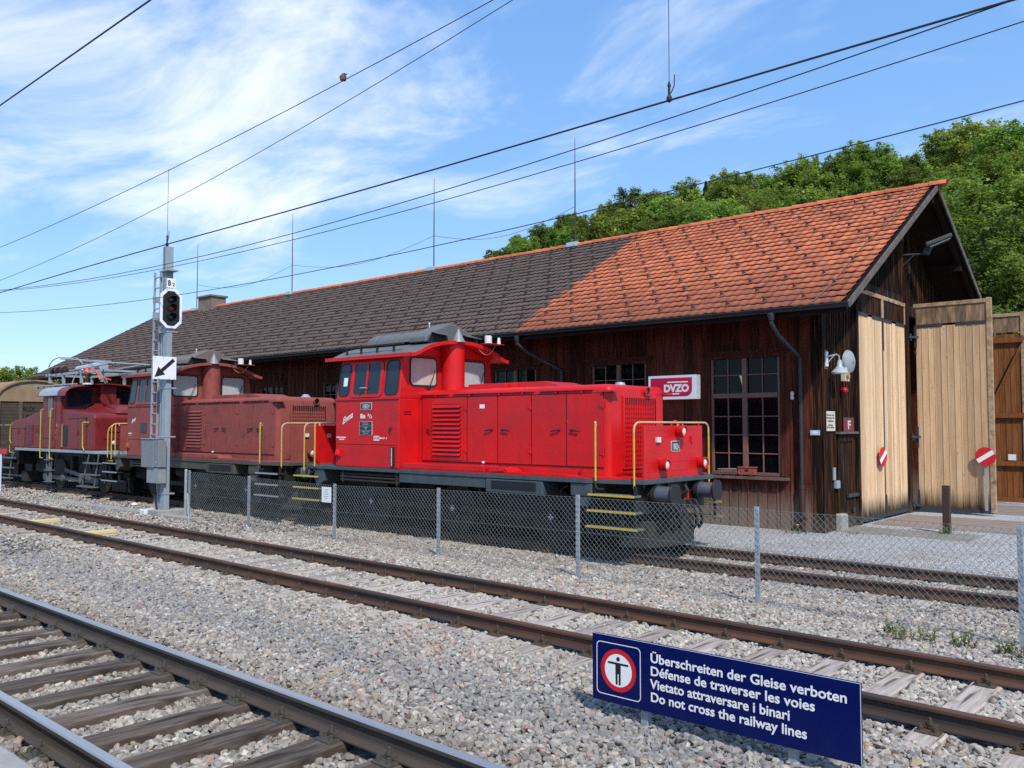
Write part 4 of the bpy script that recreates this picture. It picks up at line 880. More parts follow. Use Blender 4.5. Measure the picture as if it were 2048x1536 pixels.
    for a,b,cm in ((12.36,13.10,cream),(13.92,14.64,greycur)):
        o = pane_on(L, FF, a,b,2.93,3.50,.08, cm, rubber, fw=.04)
        q = MB(); q.tube([(-13.53,a+.5,2.88),(-13.52,a+.62,3.15),(-13.52,a+.66,3.28)],.008,5); q.box(-13.56,-13.51,a+.45,a+.55,2.85,2.89); q.build('wiper', grimy, o)
    q = MB(); q.cyl((-13.42,13.48,2.7),(-13.42,13.48,3.84),.255,n=28); q.build('exhaust_pillar', red, L, smooth=True)
    # arched roof with flared eaves
    prof = [(11.98,3.555),(12.10,3.575),(12.22,3.62),(12.38,3.70),(12.6,3.785),(12.9,3.855),(13.2,3.895),(13.5,3.91)]; prof = prof+[(mir(y),z) for y,z in prof[-2::-1]]
    n = len(prof); q = MB(); q.add([(x,y,z) for x in (-16.02,-13.16) for y,z in prof]+[(x,y,z-.035) for x in (-16.02,-13.16) for y,z in prof],
        [(k,k+1,n+k+1,n+k) for k in range(n-1)]+[(2*n+k,3*n+k,3*n+k+1,2*n+k+1) for k in range(n-1)]+[(0,n,3*n,2*n),(n-1,3*n-1,4*n-1,2*n-1)]+[(k,2*n+k,2*n+k+1,k+1) for k in range(n-1)]+[(n+k,n+k+1,3*n+k+1,3*n+k) for k in range(n-1)])
    q.build('roof', roofgrey, L, smooth=True)
    q = MB(); q.box(-16.02,-13.16,11.965,11.985,3.50,3.575); q.box(-16.02,-13.16,15.015,15.035,3.50,3.575)
    for k in range(n-1):
        (y0,z0),(y1,z1) = prof[k],prof[k+1]; q.add([(-13.162,y0,z0-.07),(-13.162,y1,z1-.07),(-13.162,y1,z1+.008),(-13.162,y0,z0+.008),(-13.135,y0,z0-.07),(-13.135,y1,z1-.07),(-13.135,y1,z1+.008),(-13.135,y0,z0+.008)],[(0,1,2,3),(7,6,5,4),(0,4,5,1),(3,2,6,7)])
        q.add([(-13.57,y0,z0-.045),(-13.57,y1,z1-.045),(-13.14,y1,z1-.045),(-13.14,y0,z0-.045)],[(0,1,2,3)])
    q.build('roof_edge', red, L)
    q = MB()
    for y in (12.30,14.7):
        q.box(-15.75,-13.75,y-.03,y+.03,3.80,3.83)
        for x in (-15.65,-15.15,-14.6,-14.05): q.box(x-.02,x+.02,y-.02,y+.02,3.66,3.80)
    q.build('roof_rack', grimy, L)
    # barrel shaped silencer and hooded cowl
    pr = [(13.5+.66*math.cos(t),3.915+.29*math.sin(t)) for t in [math.pi*k/12 for k in range(13)]]
    q = MB(); q.prism(pr,'x',-15.62,-13.98); 
    for x in (-15.3,-14.7,-14.1): q.prism([(13.5+.668*math.cos(t),3.915+.298*math.sin(t)) for t in [math.pi*k/12 for k in range(13)]],'x',x-.012,x+.012)
    p2 = [(13.5+.5*math.cos(t),3.915+.2*math.sin(t)) for t in [math.pi*k/12 for k in range(13)]]
    m_ = len(pr); q.add([(-15.62,*p) for p in pr]+[(-15.82,*p) for p in p2], [(k,k+1,m_+k+1,m_+k) for k in range(m_-1)]+[tuple(range(m_,2*m_))])
    q.build('silencer', roofgrey, L, smooth=True)
    q = MB(); fr = [(12.66,3.86),(12.68,3.98),(12.80,4.06),(13.05,4.17),(13.40,4.31),(13.60,4.31),(13.95,4.17),(14.20,4.06),(14.32,3.98),(14.34,3.86)]
    q.prism(fr,'x',-13.98,-13.45); o = q.build('cowl', roofgrey, L, bevel=.03, seg=3)
    for a,b in ((12.76,13.30),(13.70,14.26)):
        q = MB(); q.prism([(a-.03,3.88),(b,3.88),(b-.02,4.045),(a+.10,4.08)],'x',-13.452,-13.444); q.build('outlet', blackp, o)
        q = MB(); q.add([(-13.45,a+.08,4.082),(-13.45,b,4.048),(-13.27,b,4.005),(-13.27,a+.04,4.035),(-13.45,a+.08,4.10),(-13.45,b,4.066),(-13.27,b,4.02),(-13.27,a+.04,4.05)],[(0,1,2,3),(7,6,5,4),(0,4,5,1),(1,5,6,2),(2,6,7,3),(3,7,4,0)]); q.build('lip', roofgrey, o)
    q = MB(); q.lathe((-13.20,13.42,3.88),[(.15,0),(.012,.30)],n=24); q.build('exhaust_cone', mat('cone_grey', (.22,.24,.24), .45) if 'cone_grey' not in bpy.data.materials else bpy.data.materials['cone_grey'], L, smooth=True)
    q = MB(); q.cyl((-14.0,13.3,4.2),(-14.0,13.3,4.33),.01); q.lathe((-14.0,13.3,4.32),[(.01,0),(.025,.02),(.01,.045)],n=8); q.build('small_lamp', porcelain, L)
    q = MB(); q.box(-13.2,-12.92,14.1,14.62,3.885,3.90); q.build('antenna_plate', red, L)
    q = MB(); q.lathe((-13.05,14.22,3.90),[(.085,0),(.085,.16),(.07,.175),(.01,.18)],n=18); q.build('antenna', porcelain, L, smooth=True); q = MB(); q.lathe((-12.98,14.5,3.90),[(.045,0),(.03,.14),(.01,.15)],n=12); q.build('antenna', porcelain, L, smooth=True)
    q = MB(); q.tube(arc((-13.2,14.0,3.84),(-13.1,14.25,3.45),(-13.1,14.5,3.86)),.006,5); q.build('cable', wornyel, L)
    # bonnet
    bbox_bevel('bonnet', red, L, -13.57,-8.62,12.56,14.44,1.152,2.80, lambda c,d: (abs(d.x) > 2 and c.z > 2.5) or (c.x > -8.7 and (c.z > 2.5 or abs(d.z) > 1)), .13, 6)
    q = MB(); q.box(-8.89,-8.878,12.552,12.565,1.17,2.70); q.box(-8.62-.15,-8.50,12.50,12.72,2.655,2.68); q.box(-8.62-.15,-8.50,14.28,14.50,2.655,2.68); q.build('corner_seam', red, L)
    X = [-13.41,-12.09,-11.26,-10.40,-9.57,-8.74]
    for i in range(5):
        a, b = X[i]+.016, X[i+1]-.016
        q = MB(); q.box(a,b,12.535,12.56,1.325,2.63); o = q.build('door', red, L, bevel=.006)
        q = MB(); q.box(X[i]-.004 if i else a-.02, a-.002, 12.549,12.562,1.31,2.64); q.box(a-.012,b+.012,12.549,12.562,1.305,1.322); q.box(a-.012,b+.012,12.549,12.562,2.632,2.65); q.build('gap', blackp, o)
        if i == 0:
            q = MB(); q.ring(rr(-13.11,-12.20,1.36,2.56,.01,1), rr(-13.06,-12.25,1.42,2.50,.01,1), lambda u,v,d:(u,12.535-d,v), -.005,.014); q.build('louvre_frame', red, o)
            q = MB(); q.box(-13.06,-12.25,12.527,12.533,1.42,2.50); q.build('dark_gap', blackp, o)
            q = MB()
            for k in range(12):
                z = 1.44+.089*k; q.add([(-13.06,12.530,z+.062),(-12.25,12.530,z+.062),(-12.25,12.492,z),(-13.06,12.492,z),(-13.06,12.524,z+.068),(-12.25,12.524,z+.068),(-12.25,12.486,z+.008),(-13.06,12.486,z+.008)],[(0,1,2,3),(7,6,5,4),(0,4,5,1),(2,6,7,3),(1,5,6,2),(3,7,4,0)])
            q.build('slats', red, o)
        hx = {0:-13.22,1:-11.40,2:-11.12,3:-9.73,4:-9.44}[i]; dx = {0:.10,1:-.17,2:.17,3:-.17,4:.17}[i]
        q = MB(); q.cyl((hx,12.535,1.975),(hx,12.50,1.975),.022,n=10); q.tube([(hx,12.503,1.975),(hx+dx*.5,12.497,1.972),(hx+dx,12.50,1.955 if i else 1.93)],.014,8); q.build('handle', rubber, o, smooth=True)
        hh = {0:b,1:None,2:b,3:None,4:b}[i]
        if hh:
            for z in (1.52,2.36): 
                q = MB(); q.cyl((hh+.012,12.528,z),(hh+.012,12.528,z+.14),.014,n=8); q.box(hh-.07,hh+.01,12.524,12.535,z+.02,z+.12); q.build('hinge', red, o)
    q = MB(); q.box(-11.73,-11.60,12.530,12.5345,2.40,2.48); q.build('sticker', whitep, L)
    q = MB(); q.lathe((-11.62,12.52,1.325),[(.02,-.02),(.035,0),(.02,.03)],n=8); q.build('white_knob', porcelain, L)
    q = MB(); q.box(-13.62,-13.50,12.30,12.50,0,0) if False else None; q.box(-13.565,-13.545,12.16,12.36,2.36,2.40); q.box(-13.565,-13.545,12.16,12.36,2.31,2.33); q.build('cab_bracket', red, L)
    q = MB(); q.box(-13.44,-12.62,12.51,12.56,2.695,2.708); q.box(-12.48,-10.35,12.51,12.56,2.695,2.708); q.box(-10.2,-8.98,12.51,12.56,2.695,2.708)
    for x in (-12.98,-12.0,-11.2,-10.6,-9.8,-9.2): q.box(x-.01,x+.01,12.515,12.56,2.65,2.695)
    q.build('rain_strip', red, L)
    q = MB(); q.prism([(-12.6,2.80),(-9.95,2.80),(-10.45,2.92),(-12.5,2.92)],'y',13.02,13.98); q.box(-12.75,-12.6,13.0,13.2,2.80,2.84)
    for x in (-11.45,-11.2): q.box(x-.06,x+.06,12.95,13.06,2.80,2.90)
    q.build('roof_hatch', red, L, bevel=.01)
    q = MB(); q.lathe((-9.3,13.9,2.80),[(.14,0),(.15,.02),(.10,.05),(.09,.09),(.02,.1)],n=14); q.build('filler_cap', galv, L)
    # radiator front
    q = MB(); q.ring(rr(12.94,14.10,1.28,2.60,.01,1), rr(12.98,14.06,1.32,2.56,.01,1), lambda u,v,d:(-8.62+d,u,v), -.01,.03); o = q.build('grille', red, L)
    q = MB(); q.box(-8.63,-8.612,12.98,14.06,1.32,2.56); q.build('dark_gap', blackp, o)
    q = MB()
    for k in range(19): y = 12.99+1.06*k/18; q.box(-8.60,-8.588,y-.008,y+.008,1.32,2.56)
    for k in range(13): z = 1.38+.085*k; q.box(-8.612,-8.602,13.0,14.02,z-.028,z+.028)
    q.build('grille_bars', red, o)
    q = MB(); q.lathe((-8.62,13.74,2.69),[(.09,0),(.095,.05),(.075,.05),(.07,.02)],axis=(1,0,0),n=20); o = q.build('top_lamp', red, L, smooth=True); q = MB(); q.cyl((-8.60,13.74,2.69),(-8.595,13.74,2.69),.072,n=18); q.build('lens', darklens, o)
    q = MB(); q.tube([(-8.6,13.66,2.62),(-8.56,13.66,2.60),(-8.56,13.8,2.60)],.012,6); q.build('lamp_plug', grimy, L)
    # end shields, headlights, handrails
    for sx, xp in ((1,-7.90),(-1,-17.12)):
        q = MB(); q.box(xp-.02,xp+.02,12.49,14.51,1.14,2.06); 
        for z in (1.27,1.43,1.985): q.box(xp+sx*.02-.004,xp+sx*.02+.004,12.56,14.48,z-.006,z+.006)
        o = q.build('end_shield', red, L, bevel=.005)
        for y,z in ((13.60,1.955),(13.02,1.375),(14.36,1.375)): headlight(o, (xp+sx*.02,y,z),(sx,0,0))
        q = MB(); q.box(xp+sx*.02-.005,xp+sx*.02+.045,12.86,12.97,1.77,1.86); q.build('socket', porcelain, o)
        q = MB(); q.box(xp+sx*.02-.005,xp+sx*.02+.035,14.06,14.12,1.75,1.87); q.build('lamp_iron', red, o)
        q = MB(); q.prism(rr(13.37,13.67,1.60,1.79,.025,3),'x',xp+sx*.021,xp+sx*.030); pl = q.build('number_plate', greyl, o)
        q = MB(); q.prism(rr(13.385,13.655,1.615,1.775,.02,3),'x',xp+sx*.0295,xp+sx*.033); q.build('face', plate, pl)
        text('18824', .155, (xp+sx*.0345, 13.52 if sx > 0 else 13.52, 1.635), (0,sx,0), (0,0,1), greyl, pl, align='CENTER', width=.62, bold=.003)
        q = MB()
        for y in (12.5,13.3,13.9,14.5): q.box(xp-.02,xp+.02,y-.02,y+.02,1.0,1.14)
        q.build('shield_post', frame_g, o)
        q = MB()
        for y in (13.1,13.8,14.4): q.tube([(xp,y,2.05),(xp,y+.03,2.11)],.011,6)
        q.tube([(xp,13.40,2.06)]+arc((xp,13.42,2.06),(xp,13.56,2.24),(xp,13.72,2.06)),.012,6); q.build('rail_stay', red, o)
        xr = xp+sx*.0; y0, y1 = 12.21, 14.79
        handrail(L, [[(xr,y0,1.0),(xr,y0,1.93)]+arc((xr,y0,1.95),(xr,y0,2.115),(xr,y0+.17,2.115))+[(xr,13.5,2.115)]+arc((xr,y1-.17,2.115),(xr,y1,2.115),(xr,y1,1.95))+[(xr,y1,1.0)]], 1.88, upper=wornyel)
        for yy in (12.03,14.97):
            s2 = -1 if yy < 13 else 1; x = xp-sx*.66
            handrail(L, [arc((x-sx*.055,yy-s2*.09,2.05),(x-sx*.055,yy-s2*.09,2.16),(x,yy,2.10))+[(x,yy,1.75),(x,yy,1.12)]], 1.95)
            q = MB(); q.tube([(x,yy,1.12)]+arc((x,yy,1.06),(x,yy,.99),(x+sx*.08,yy,.98))+[(x+sx*.16,yy,.99)],.017,8); q.tube([(x-sx*.055,yy-s2*.09,2.05),(x-sx*.055,yy-s2*.09,1.15)],.010,6); q.build('handrail_foot', grimy, L, smooth=True)
        xb = xp+sx*.02 if sx > 0 else xp-.02
        q = MB(); q.box(min(xb-sx*.12,xb-sx*.05),max(xb-sx*.12,xb-sx*.05),12.35,14.65,.55,1.06); q.build('buffer_beam', black, L, bevel=.01)
        for y in (12.76,14.24): buffer(L, xb-sx*.05, y, sx)
        q = MB(); q.tube([(xb-sx*.05,13.5,.86),(xb+sx*.16,13.5,.86),(xb+sx*.25,13.5,.93),(xb+sx*.20,13.5,1.02)],[.06,.05,.04,.02],10)
        q.tube([(xb+sx*.12,13.45,.80),(xb+sx*.2,13.46,.55),(xb+sx*.1,13.5,.32)],.028,8); q.tube([(xb+sx*.12,13.55,.80),(xb+sx*.2,13.54,.55),(xb+sx*.1,13.5,.32)],.028,8)
        q.build('coupling', grimy, L, smooth=True)
        q = MB()
        for y in (13.05,13.25,13.8,14.0): q.tube([(xb-sx*.04,y,.72)]+arc((xb+sx*.12,y,.72),(xb+sx*.32,y+.05,.40),(xb+sx*.10,y+.18,.20))+[(xb+sx*.0,y+.25,.38)],.026,8)
        q.build('brake_hose', rubber, L, smooth=True)
        for y in (13.05,13.8): q = MB(); q.box(xb-sx*.0-.03,xb+.05,y-.03,y+.03,.70,.76); q.bar((xb+sx*.06,y+.05,.74),(xb+sx*.06,y+.06,.92),.02,.03); q.build('air_cock', signred, L)
        # boarding steps
        for yy, s2 in ((12.0,-1),(15.0,1)):
            xm0, xm1 = sorted((xp-sx*.80, xp+sx*.12))
            for z, e in ((.885,0),(.615,.02),(.345,.05)):
                q = MB(); q.box(xm0-e,xm1+e,yy+(.02 if s2<0 else -.24),yy+(.24 if s2<0 else -.02),z-.015,z+.015); o = q.build('step', treadm, L)
                q = MB(); q.box(xm0-e,xm1+e,yy+(-.005 if s2<0 else -.02),yy+(.02 if s2<0 else .005),z-.016,z+.018); q.build('step_edge', yellow, o)
            q = MB()
            for x in (xm0+.03,xm1-.06): q.box(x,x+.03,yy+(.10 if s2<0 else -.16),yy+(.16 if s2<0 else -.10),.30,1.06)
            q.build('hanger', black, o)
        # rail plough
        q = MB(); q.prism([(xp-sx*.55,12.55),(xp-sx*.05,12.7),(xp+sx*.12,13.2),(xp+sx*.16,13.5),(xp+sx*.12,13.8),(xp-sx*.05,14.3),(xp-sx*.55,14.45),(xp-sx*.55,14.3),(xp-sx*.12,14.15),(xp+sx*.08,13.5),(xp-sx*.12,12.85),(xp-sx*.55,12.7)],'z',-.04,.42); q.build('rail_plough', grimy, L, bevel=.01)
    # underframe
    for yf in (0,1):
        Y = (lambda y: mir(y)) if yf else (lambda y: y)
        def B(q, x0,x1,y0,y1,z0,z1): a,b = sorted((Y(y0),Y(y1))); q.box(x0,x1,a,b,z0,z1)
        q = MB(); B(q,-13.57,-11.14,12.05,12.12,.88,1.065); q.build('side_beam', frame_g, L, bevel=.006)
        q = MB(); B(q,-11.12,-9.72,12.035,12.5,.80,1.066); o = q.build('battery_box', frame_g, L, bevel=.03, seg=3)
        q = MB(); B(q,-10.96,-9.88,12.028,12.04,.875,1.03); q.build('vent_mesh', blackp, o)
        q = MB(); B(q,-9.12,-8.66,12.06,12.5,.84,1.066); q.prism([(-9.10,.84),(-8.68,.84),(-8.76,.66),(-9.02,.66)],'y',*sorted((Y(12.08),Y(12.48)))); q.build('sand_box', frame_g, L, bevel=.02)
        q = MB(); q.prism([(-16.55,1.066),(-16.15,1.066),(-16.15,.80),(-16.4,.66),(-16.5,.80)],'y',*sorted((Y(12.06),Y(12.48)))); q.build('sand_box', frame_g, L, bevel=.015)
        q = MB()
        for z in (.855,.925,.995): q.tube([(-15.58,Y(12.10),z),(-13.6,Y(12.10),z)],.026,8)
        for x in (-15.48,-13.68): B(q,x-.03,x+.03,12.07,12.14,.81,1.066)
        q.build('cooling_pipe', grimy, L, smooth=True)
        q = MB(); B(q,-16.9,-8.1,12.92,12.98,.35,1.06); q.build('frame_plate', black, L)
        for x in (-15.0,-12.45,-9.9):
            wheel(L, x, Y(12.72), .52, -1 if not yf else 1)
        q = MB(); B(q,-15.0,-9.9,12.56,12.62,.32,.44)
        for x in (-15.0,-12.45,-9.9): q.cyl((x,Y(12.50),.38),(x,Y(12.64),.38),.12,n=16)
        q.build('side_rod', grimy, L, bevel=.006)
        q = MB()
        for x in (-15.0,-12.45,-9.9): B(q,x-.055,x+.055,12.485,12.50,.368,.392); B(q,x-.012,x+.012,12.485,12.50,.325,.435)
        q.build('white_mark', whitel, L)
        q = MB()
        for x in (-15.55,-14.4,-13.0,-11.9,-10.5,-9.3): q.bar((x,Y(12.75),.95),(x+.1,Y(12.75),.12),.10,.10)
        q.cyl((-13.6,Y(12.65),.72),(-13.0,Y(12.65),.72),.16,n=14); q.tube([(-9.35,Y(12.3),1.0),(-9.5,Y(12.3),.92),(-9.52,Y(12.3),.72)],.016,6); q.build('brake_gear', grimy, L)
    q = MB(); q.box(-17.0,-8.1,12.98,14.02,.05,1.06); q.build('frame_filler', black, L)  # solid block added so no sunlit ground shows between the wheels
    return L
loco = em33()
def plate_text(L):
    up = (0,0,1); xd = (1,0,0); y = 12.029
    q = MB(); q.prism(rr(-14.81,-14.44,2.395,2.555,.02,3),'y',y-.012,y); o = q.build('number_plate', greyl, L); q = MB(); q.prism(rr(-14.797,-14.453,2.408,2.542,.015,3),'y',y-.014,y-.010); q.build('face', plate, o)
    text('18824', .135, (-14.625,y-.0155,2.427), xd, up, greyl, o, align='CENTER', width=.72, bold=.003)
    text('Em', .125, (-14.82,y-.003,2.22), xd, up, whitel, L, bold=.008, name='class_lettering'); text('3', .075, (-14.575,y-.003,2.262), xd, up, whitel, L, bold=.004, name='class_lettering'); text('/', .12, (-14.52,y-.003,2.22), xd, up, whitel, L, bold=.003, name='class_lettering'); text('3', .075, (-14.475,y-.003,2.215), xd, up, whitel, L, bold=.004, name='class_lettering')
    q = MB(); q.box(-14.85,-14.42,y-.010,y,1.85,2.15); o = q.build('board', greyl, L)
    q = MB()
    for k in range(3): q.box(-14.838,-14.432,y-.012,y-.009,1.858+.0975*k,1.858+.0975*k+.090)
    q.build('face', plate, o)
    for k,(a,b) in enumerate((('Schweizerische','Bundesbahnen'),('Umgebaut','1998'),('Dampfbahn-Verein','Winterthur'))):
        for j,s in enumerate((a,b)): text(s, .028, (-14.635,y-.013,2.11-.0975*k-.035*j), xd, up, greyl, o, align='CENTER', width=1.2)
    text('Emma', .19, (-15.45,y-.003,2.08), (.9,0,.40), (-.05,0,1), whitel, L, name='name_lettering', shear=.55, bold=.004, width=.82)
    text('DVZO 98 85 5836 824', .038, (-15.66,y-.003,1.782), xd, up, whitel, L, bold=.002, name='owner_lettering', width=.95); text('Em 836 824-5', .032, (-15.56,y-.003,1.74), xd, up, whitel, L, bold=.002, name='owner_lettering')
    q = MB(); F = lambda u,v,d:(u,y-d,v); q.ring(rr(-14.37,-14.19,1.735,1.835,.01,2), rr(-14.355,-14.205,1.75,1.82,.006,2), F, 0,.003); q.build('weight_frame', whitel, L)
    text('49 t', .04, (-14.28,y-.003,1.785), xd, up, whitel, L, align='CENTER', bold=.003, name='weight_lettering'); text('9,02 m', .032, (-14.28,y-.003,1.752), xd, up, whitel, L, align='CENTER', bold=.002, name='weight_lettering'); text('REV 4.15    R', .042, (-14.17,y-.003,1.775), xd, up, whitel, L, bold=.002, name='weight_lettering')
    q = MB(); q.box(-13.86,-13.80,y-.03,y,1.955,2.01); q.cyl((-13.84,y,1.88),(-13.84,y-.012,1.88),.018,n=10); q.build('lock', rubber, L)
# second locomotive: the same type, unrestored
MM = {'red_paint':oldred,'frame_paint_grey':frame_o,'roof_grey_paint':roofdirty,'cream_curtain':greycur,'black_steel':black,'buffer_grey_paint':mat('buffer_worn', (.17,.175,.18), .5, col2=(.10,.10,.10), var=.8),'step_tread':grimy}
two = dup(loco, None, MM, skip=('sticker','paper_sheet','window_lamp'))
two.location = (-12.5-10.15, T3, -.15)
tag(two, 'faded dull red diesel hood locomotive in the middle of the line', 'locomotive')
def strip(o):
    for ch in list(o.children):
        if ch.name.startswith('number_plate'):
            for c in list(ch.children): bpy.data.objects.remove(c)
            bpy.data.objects.remove(ch)
        else: strip(ch)
strip(two)
for ch in two.children:
    if ch.name.split('.')[0] == 'step':
        for c in ch.children:
            if c.name.startswith('step_edge'):
                for i in range(len(c.data.materials)): c.data.materials[i] = greymet
plate_text(loco)
text('Irma', .17, (-25.55,12.026,2.10), (.9,0,.40), (-.05,0,1), whitel, two, name='name_lettering', shear=.55, bold=.003, width=.82)
text('DVZO', .05, (-25.75,12.026,1.80), (1,0,0), (0,0,1), whitel, two, bold=.002, name='owner_lettering', width=1.6); text('Em 836 807', .04, (-25.75,12.026,1.745), (1,0,0), (0,0,1), orangel, two, bold=.002, name='owner_lettering')
q = MB(); q.box(-24.98,-24.62,12.018,12.029,1.85,2.13); q.build('board', plate, two)
# third: small electric shunter with rods and a folded pantograph
steelstep = mat('step_steel', (.13,.145,.15), .6, col2=(.08,.085,.085), var=.8, scale=7)
def ee33():
    L = thing('locomotive', 'dark red electric shunting locomotive with yellow handrails and a pantograph', 'locomotive', (-31.6, T3, -.15))
    q = MB(); q.prism([(-35.55,12.35),(-34.9,12.07),(-28.2,12.07),(-27.2,12.35),(-27.2,14.65),(-28.2,14.93),(-34.9,14.93),(-35.55,14.65)],'z',1.14,1.235); q.build('running_plate', greymet, L, bevel=.01)
    q = MB(); q.prism([(-35.45,1.236),(-32.46,1.236),(-32.46,2.62),(-32.8,2.58),(-34.2,2.33),(-35.3,2.24),(-35.45,2.15)],'y',12.14,14.86); q.build('bonnet', darkred, L, bevel=.05, seg=3)
    q = MB(); q.prism([(-30.95,1.236),(-28.40,1.236),(-28.40,2.34),(-28.5,2.44),(-30.2,2.58),(-30.95,2.62)],'y',12.14,14.86); q.build('bonnet', darkred, L, bevel=.07, seg=4)
    q = MB(); q.add([(-30.9,12.9,2.60),(-28.45,12.9,2.46),(-28.45,14.3,2.46),(-30.9,14.3,2.60),(-30.9,13.2,2.84),(-29.2,13.25,2.74),(-28.75,13.5,2.66),(-29.2,13.8,2.74),(-30.9,13.9,2.84)],[(0,1,6,5,4),(2,3,8,7,6),(1,2,6),(4,5,7,8),(5,6,7),(0,4,8,3)]); q.cyl((-29.7,13.5,2.7),(-29.7,13.5,2.98),.06); q.build('roof_hatch', darkred, L)
    q = MB(); q.box(-32.46,-30.95,12.10,14.90,1.236,3.15); q.prism([(12.1,3.15),(14.9,3.15),(14.2,3.38),(13.5,3.46),(12.8,3.38)],'x',-32.46,-30.95); q.build('cab', darkred, L, bevel=.02)
    pr = [(12.0,3.10),(12.04,3.22),(12.16,3.33),(12.38,3.40),(12.9,3.49),(13.5,3.53)]; pr = pr+[(mir(y),z) for y,z in pr[-2::-1]]; pr2 = [(y,z-.04) for y,z in pr[::-1]]
    q = MB(); q.prism(pr+pr2,'x',-32.75,-30.35); q.build('roof', darkred, L, smooth=True)
    q = MB(); pe = [(11.985,3.085),(12.025,3.23),(12.15,3.345),(12.38,3.412),(12.38,3.402),(12.155,3.333),(12.035,3.222),(11.997,3.085)]; q.prism(pe,'x',-32.60,-31.02); q.build('cornice', mat('pale_cornice', (.30,.34,.40), .45), L, smooth=True)
    q = MB(); q.box(-32.42,-31.35,12.085,12.1,1.28,3.02); q.box(-32.3,-31.5,12.05,12.1,3.02,3.05); q.box(-32.35,-31.42,12.06,12.09,1.62,1.66); o = q.build('door', darkred, L, bevel=.006)
    F = lambda u,v,d:(u,12.085-d,v); pane_on(o, F, -32.0,-31.58,2.36,3.0,.02, cabglass, darkred, fw=.05)
    FF = lambda u,v,d:(-30.95+d,u,v)
    for a,b in ((12.32,13.12),(13.95,14.7)): pane_on(L, FF, a,b,2.72,3.28,.03, cabglass, rubber)
    q = MB(); q.box(-30.95,-30.6,13.3,13.85,2.6,3.5); q.build('front_pillar', darkred, L, bevel=.03)
    def louv(x0,x1,z0,z1,n):
        q = MB(); q.box(x0,x1,12.115,12.14,z0,z1)
        for k in range(n): z = z0+(z1-z0)*(k+.5)/n; q.box(x0+.02,x1-.02,12.098,12.114,z-.012,z+.012)
        q.build('louvre', darkred, L)
    louv(-34.0,-33.42,1.36,2.08,11); louv(-33.2,-32.68,1.84,2.08,4)
    for x0,x1,z1 in ((-35.35,-34.15,1.95),(-30.25,-28.95,2.30)):
        q = MB(); q.box(x0,x1,12.12,12.14,1.28,z1); q.box(x0-.05,x1+.05,12.10,12.13,z1+.0,z1+.03); q.box((x0+x1)/2-.008,(x0+x1)/2+.008,12.112,12.121,1.28,z1); q.box((x0+x1)/2-.03,(x0+x1)/2+.05,12.09,12.12,1.75,1.9); q.build('door', darkred, L, bevel=.005)
    q = MB(); q.box(-30.78,-30.45,12.125,12.139,1.36,2.06); q.build('opening', blackp, L)
    q = MB(); q.box(-30.86,-30.79,12.10,12.14,1.32,2.1); q.build('opening_edge', wagontan, L)
    # front face of the bonnet
    q = MB(); q.ring(rr(12.55,13.35,1.85,2.12,.05), rr(12.62,13.28,1.90,2.07,.04), lambda u,v,d:(-28.40+d,u,v), -.01,.04); q.box(-28.40,-28.38,12.45,13.4,1.62,1.65); q.build('front_vent', darkred, L)
    for y in (12.75,14.25): headlight(L, (-28.40,y,1.50),(1,0,0), r=.10, l=.12, body=darkred)
    y = 12.03
    for x in (-32.44,-31.62): handrail(L, [[(x+.10,12.10,2.62)]+arc((x+.04,y,2.62),(x,y,2.62),(x,y,2.55))+[(x,y,1.0)]+arc((x,y,.97),(x,y,.92),(x+.07,y,.92))+[(x+.16,12.06,.92)]], 9)
    handrail(L, [[(-28.7,12.1,2.16),(-28.95,y,2.16),(-28.98,y,2.12),(-28.96,y,1.36),(-28.82,y,1.24)]], 9)
    handrail(L, [[(-35.3,12.3,2.15)]+arc((-35.4,y+.1,2.15),(-35.55,y+.1,2.1),(-35.6,y+.1,1.9))+[(-35.6,y+.1,1.5),(-35.5,y+.1,1.4),(-35.6,y+.1,1.3),(-35.6,y+.1,1.05),(-35.35,12.2,1.03)]], 9)
    handrail(L, [[(-27.4,13.1,2.12)]+arc((-27.4,12.5,2.12),(-27.35,y+.1,2.10),(-27.35,y+.1,1.8))+[(-27.35,y+.1,.95),(-27.1,y+.15,.95)]], 9)
    text('16', .13, (-31.3,12.098,2.02), (1,0,0), (0,0,1), yellow, L, name='class_lettering', bold=.003)
    text('Ee 3/3', .06, (-31.36,12.098,1.86), (1,0,0), (0,0,1), orangel, L, name='class_lettering'); text('45 t', .06, (-31.36,12.098,1.78), (1,0,0), (0,0,1), orangel, L, name='class_lettering'); text('R 39 t', .05, (-31.36,12.098,1.62), (1,0,0), (0,0,1), orangel, L, name='class_lettering')
    # roof gear
    q = MB()
    for y in (12.75,14.25):
        q.box(-33.9,-28.9,y-.05,y+.05,3.86,3.94)
        for x in (-33.6,-32.4,-30.9,-29.3): q.bar((x,y,3.52 if x > -32.7 else 3.6),(x,y,3.86),.07,.09)
    for x in (-33.7,-31.0,-29.1): q.box(x-.04,x+.04,12.7,14.3,3.865,3.935)
    q.build('roof_frame', galv, L)
    q = MB(); q.box(-34.0,-30.6,12.35,12.5,3.46,3.50); q.box(-34.0,-30.6,14.5,14.65,3.46,3.50)
    for x in (-33.8,-33.3,-32.7,-32.0,-31.4): q.box(x-.02,x+.02,12.4,12.44,3.38,3.46)
    q.build('roof_walk', galv, L)
    q = MB()
    for x in (-33.4,-33.0,-32.5): q.cyl((x,12.75,4.05),(x+.26,12.75,4.05),.10,n=12); q.cyl((x+.05,12.75,4.05),(x+.1,12.75,4.05),.13,n=12); q.cyl((x+.16,12.75,4.05),(x+.2,12.75,4.05),.13,n=12)
    q.build('insulator', brownins, L, smooth=True)
    q = MB(); q.lathe((-30.4,12.75,3.46),[(.16,0),(.16,.04),(.08,.06)],n=14); q.build('insulator_foot', porcelain, L)
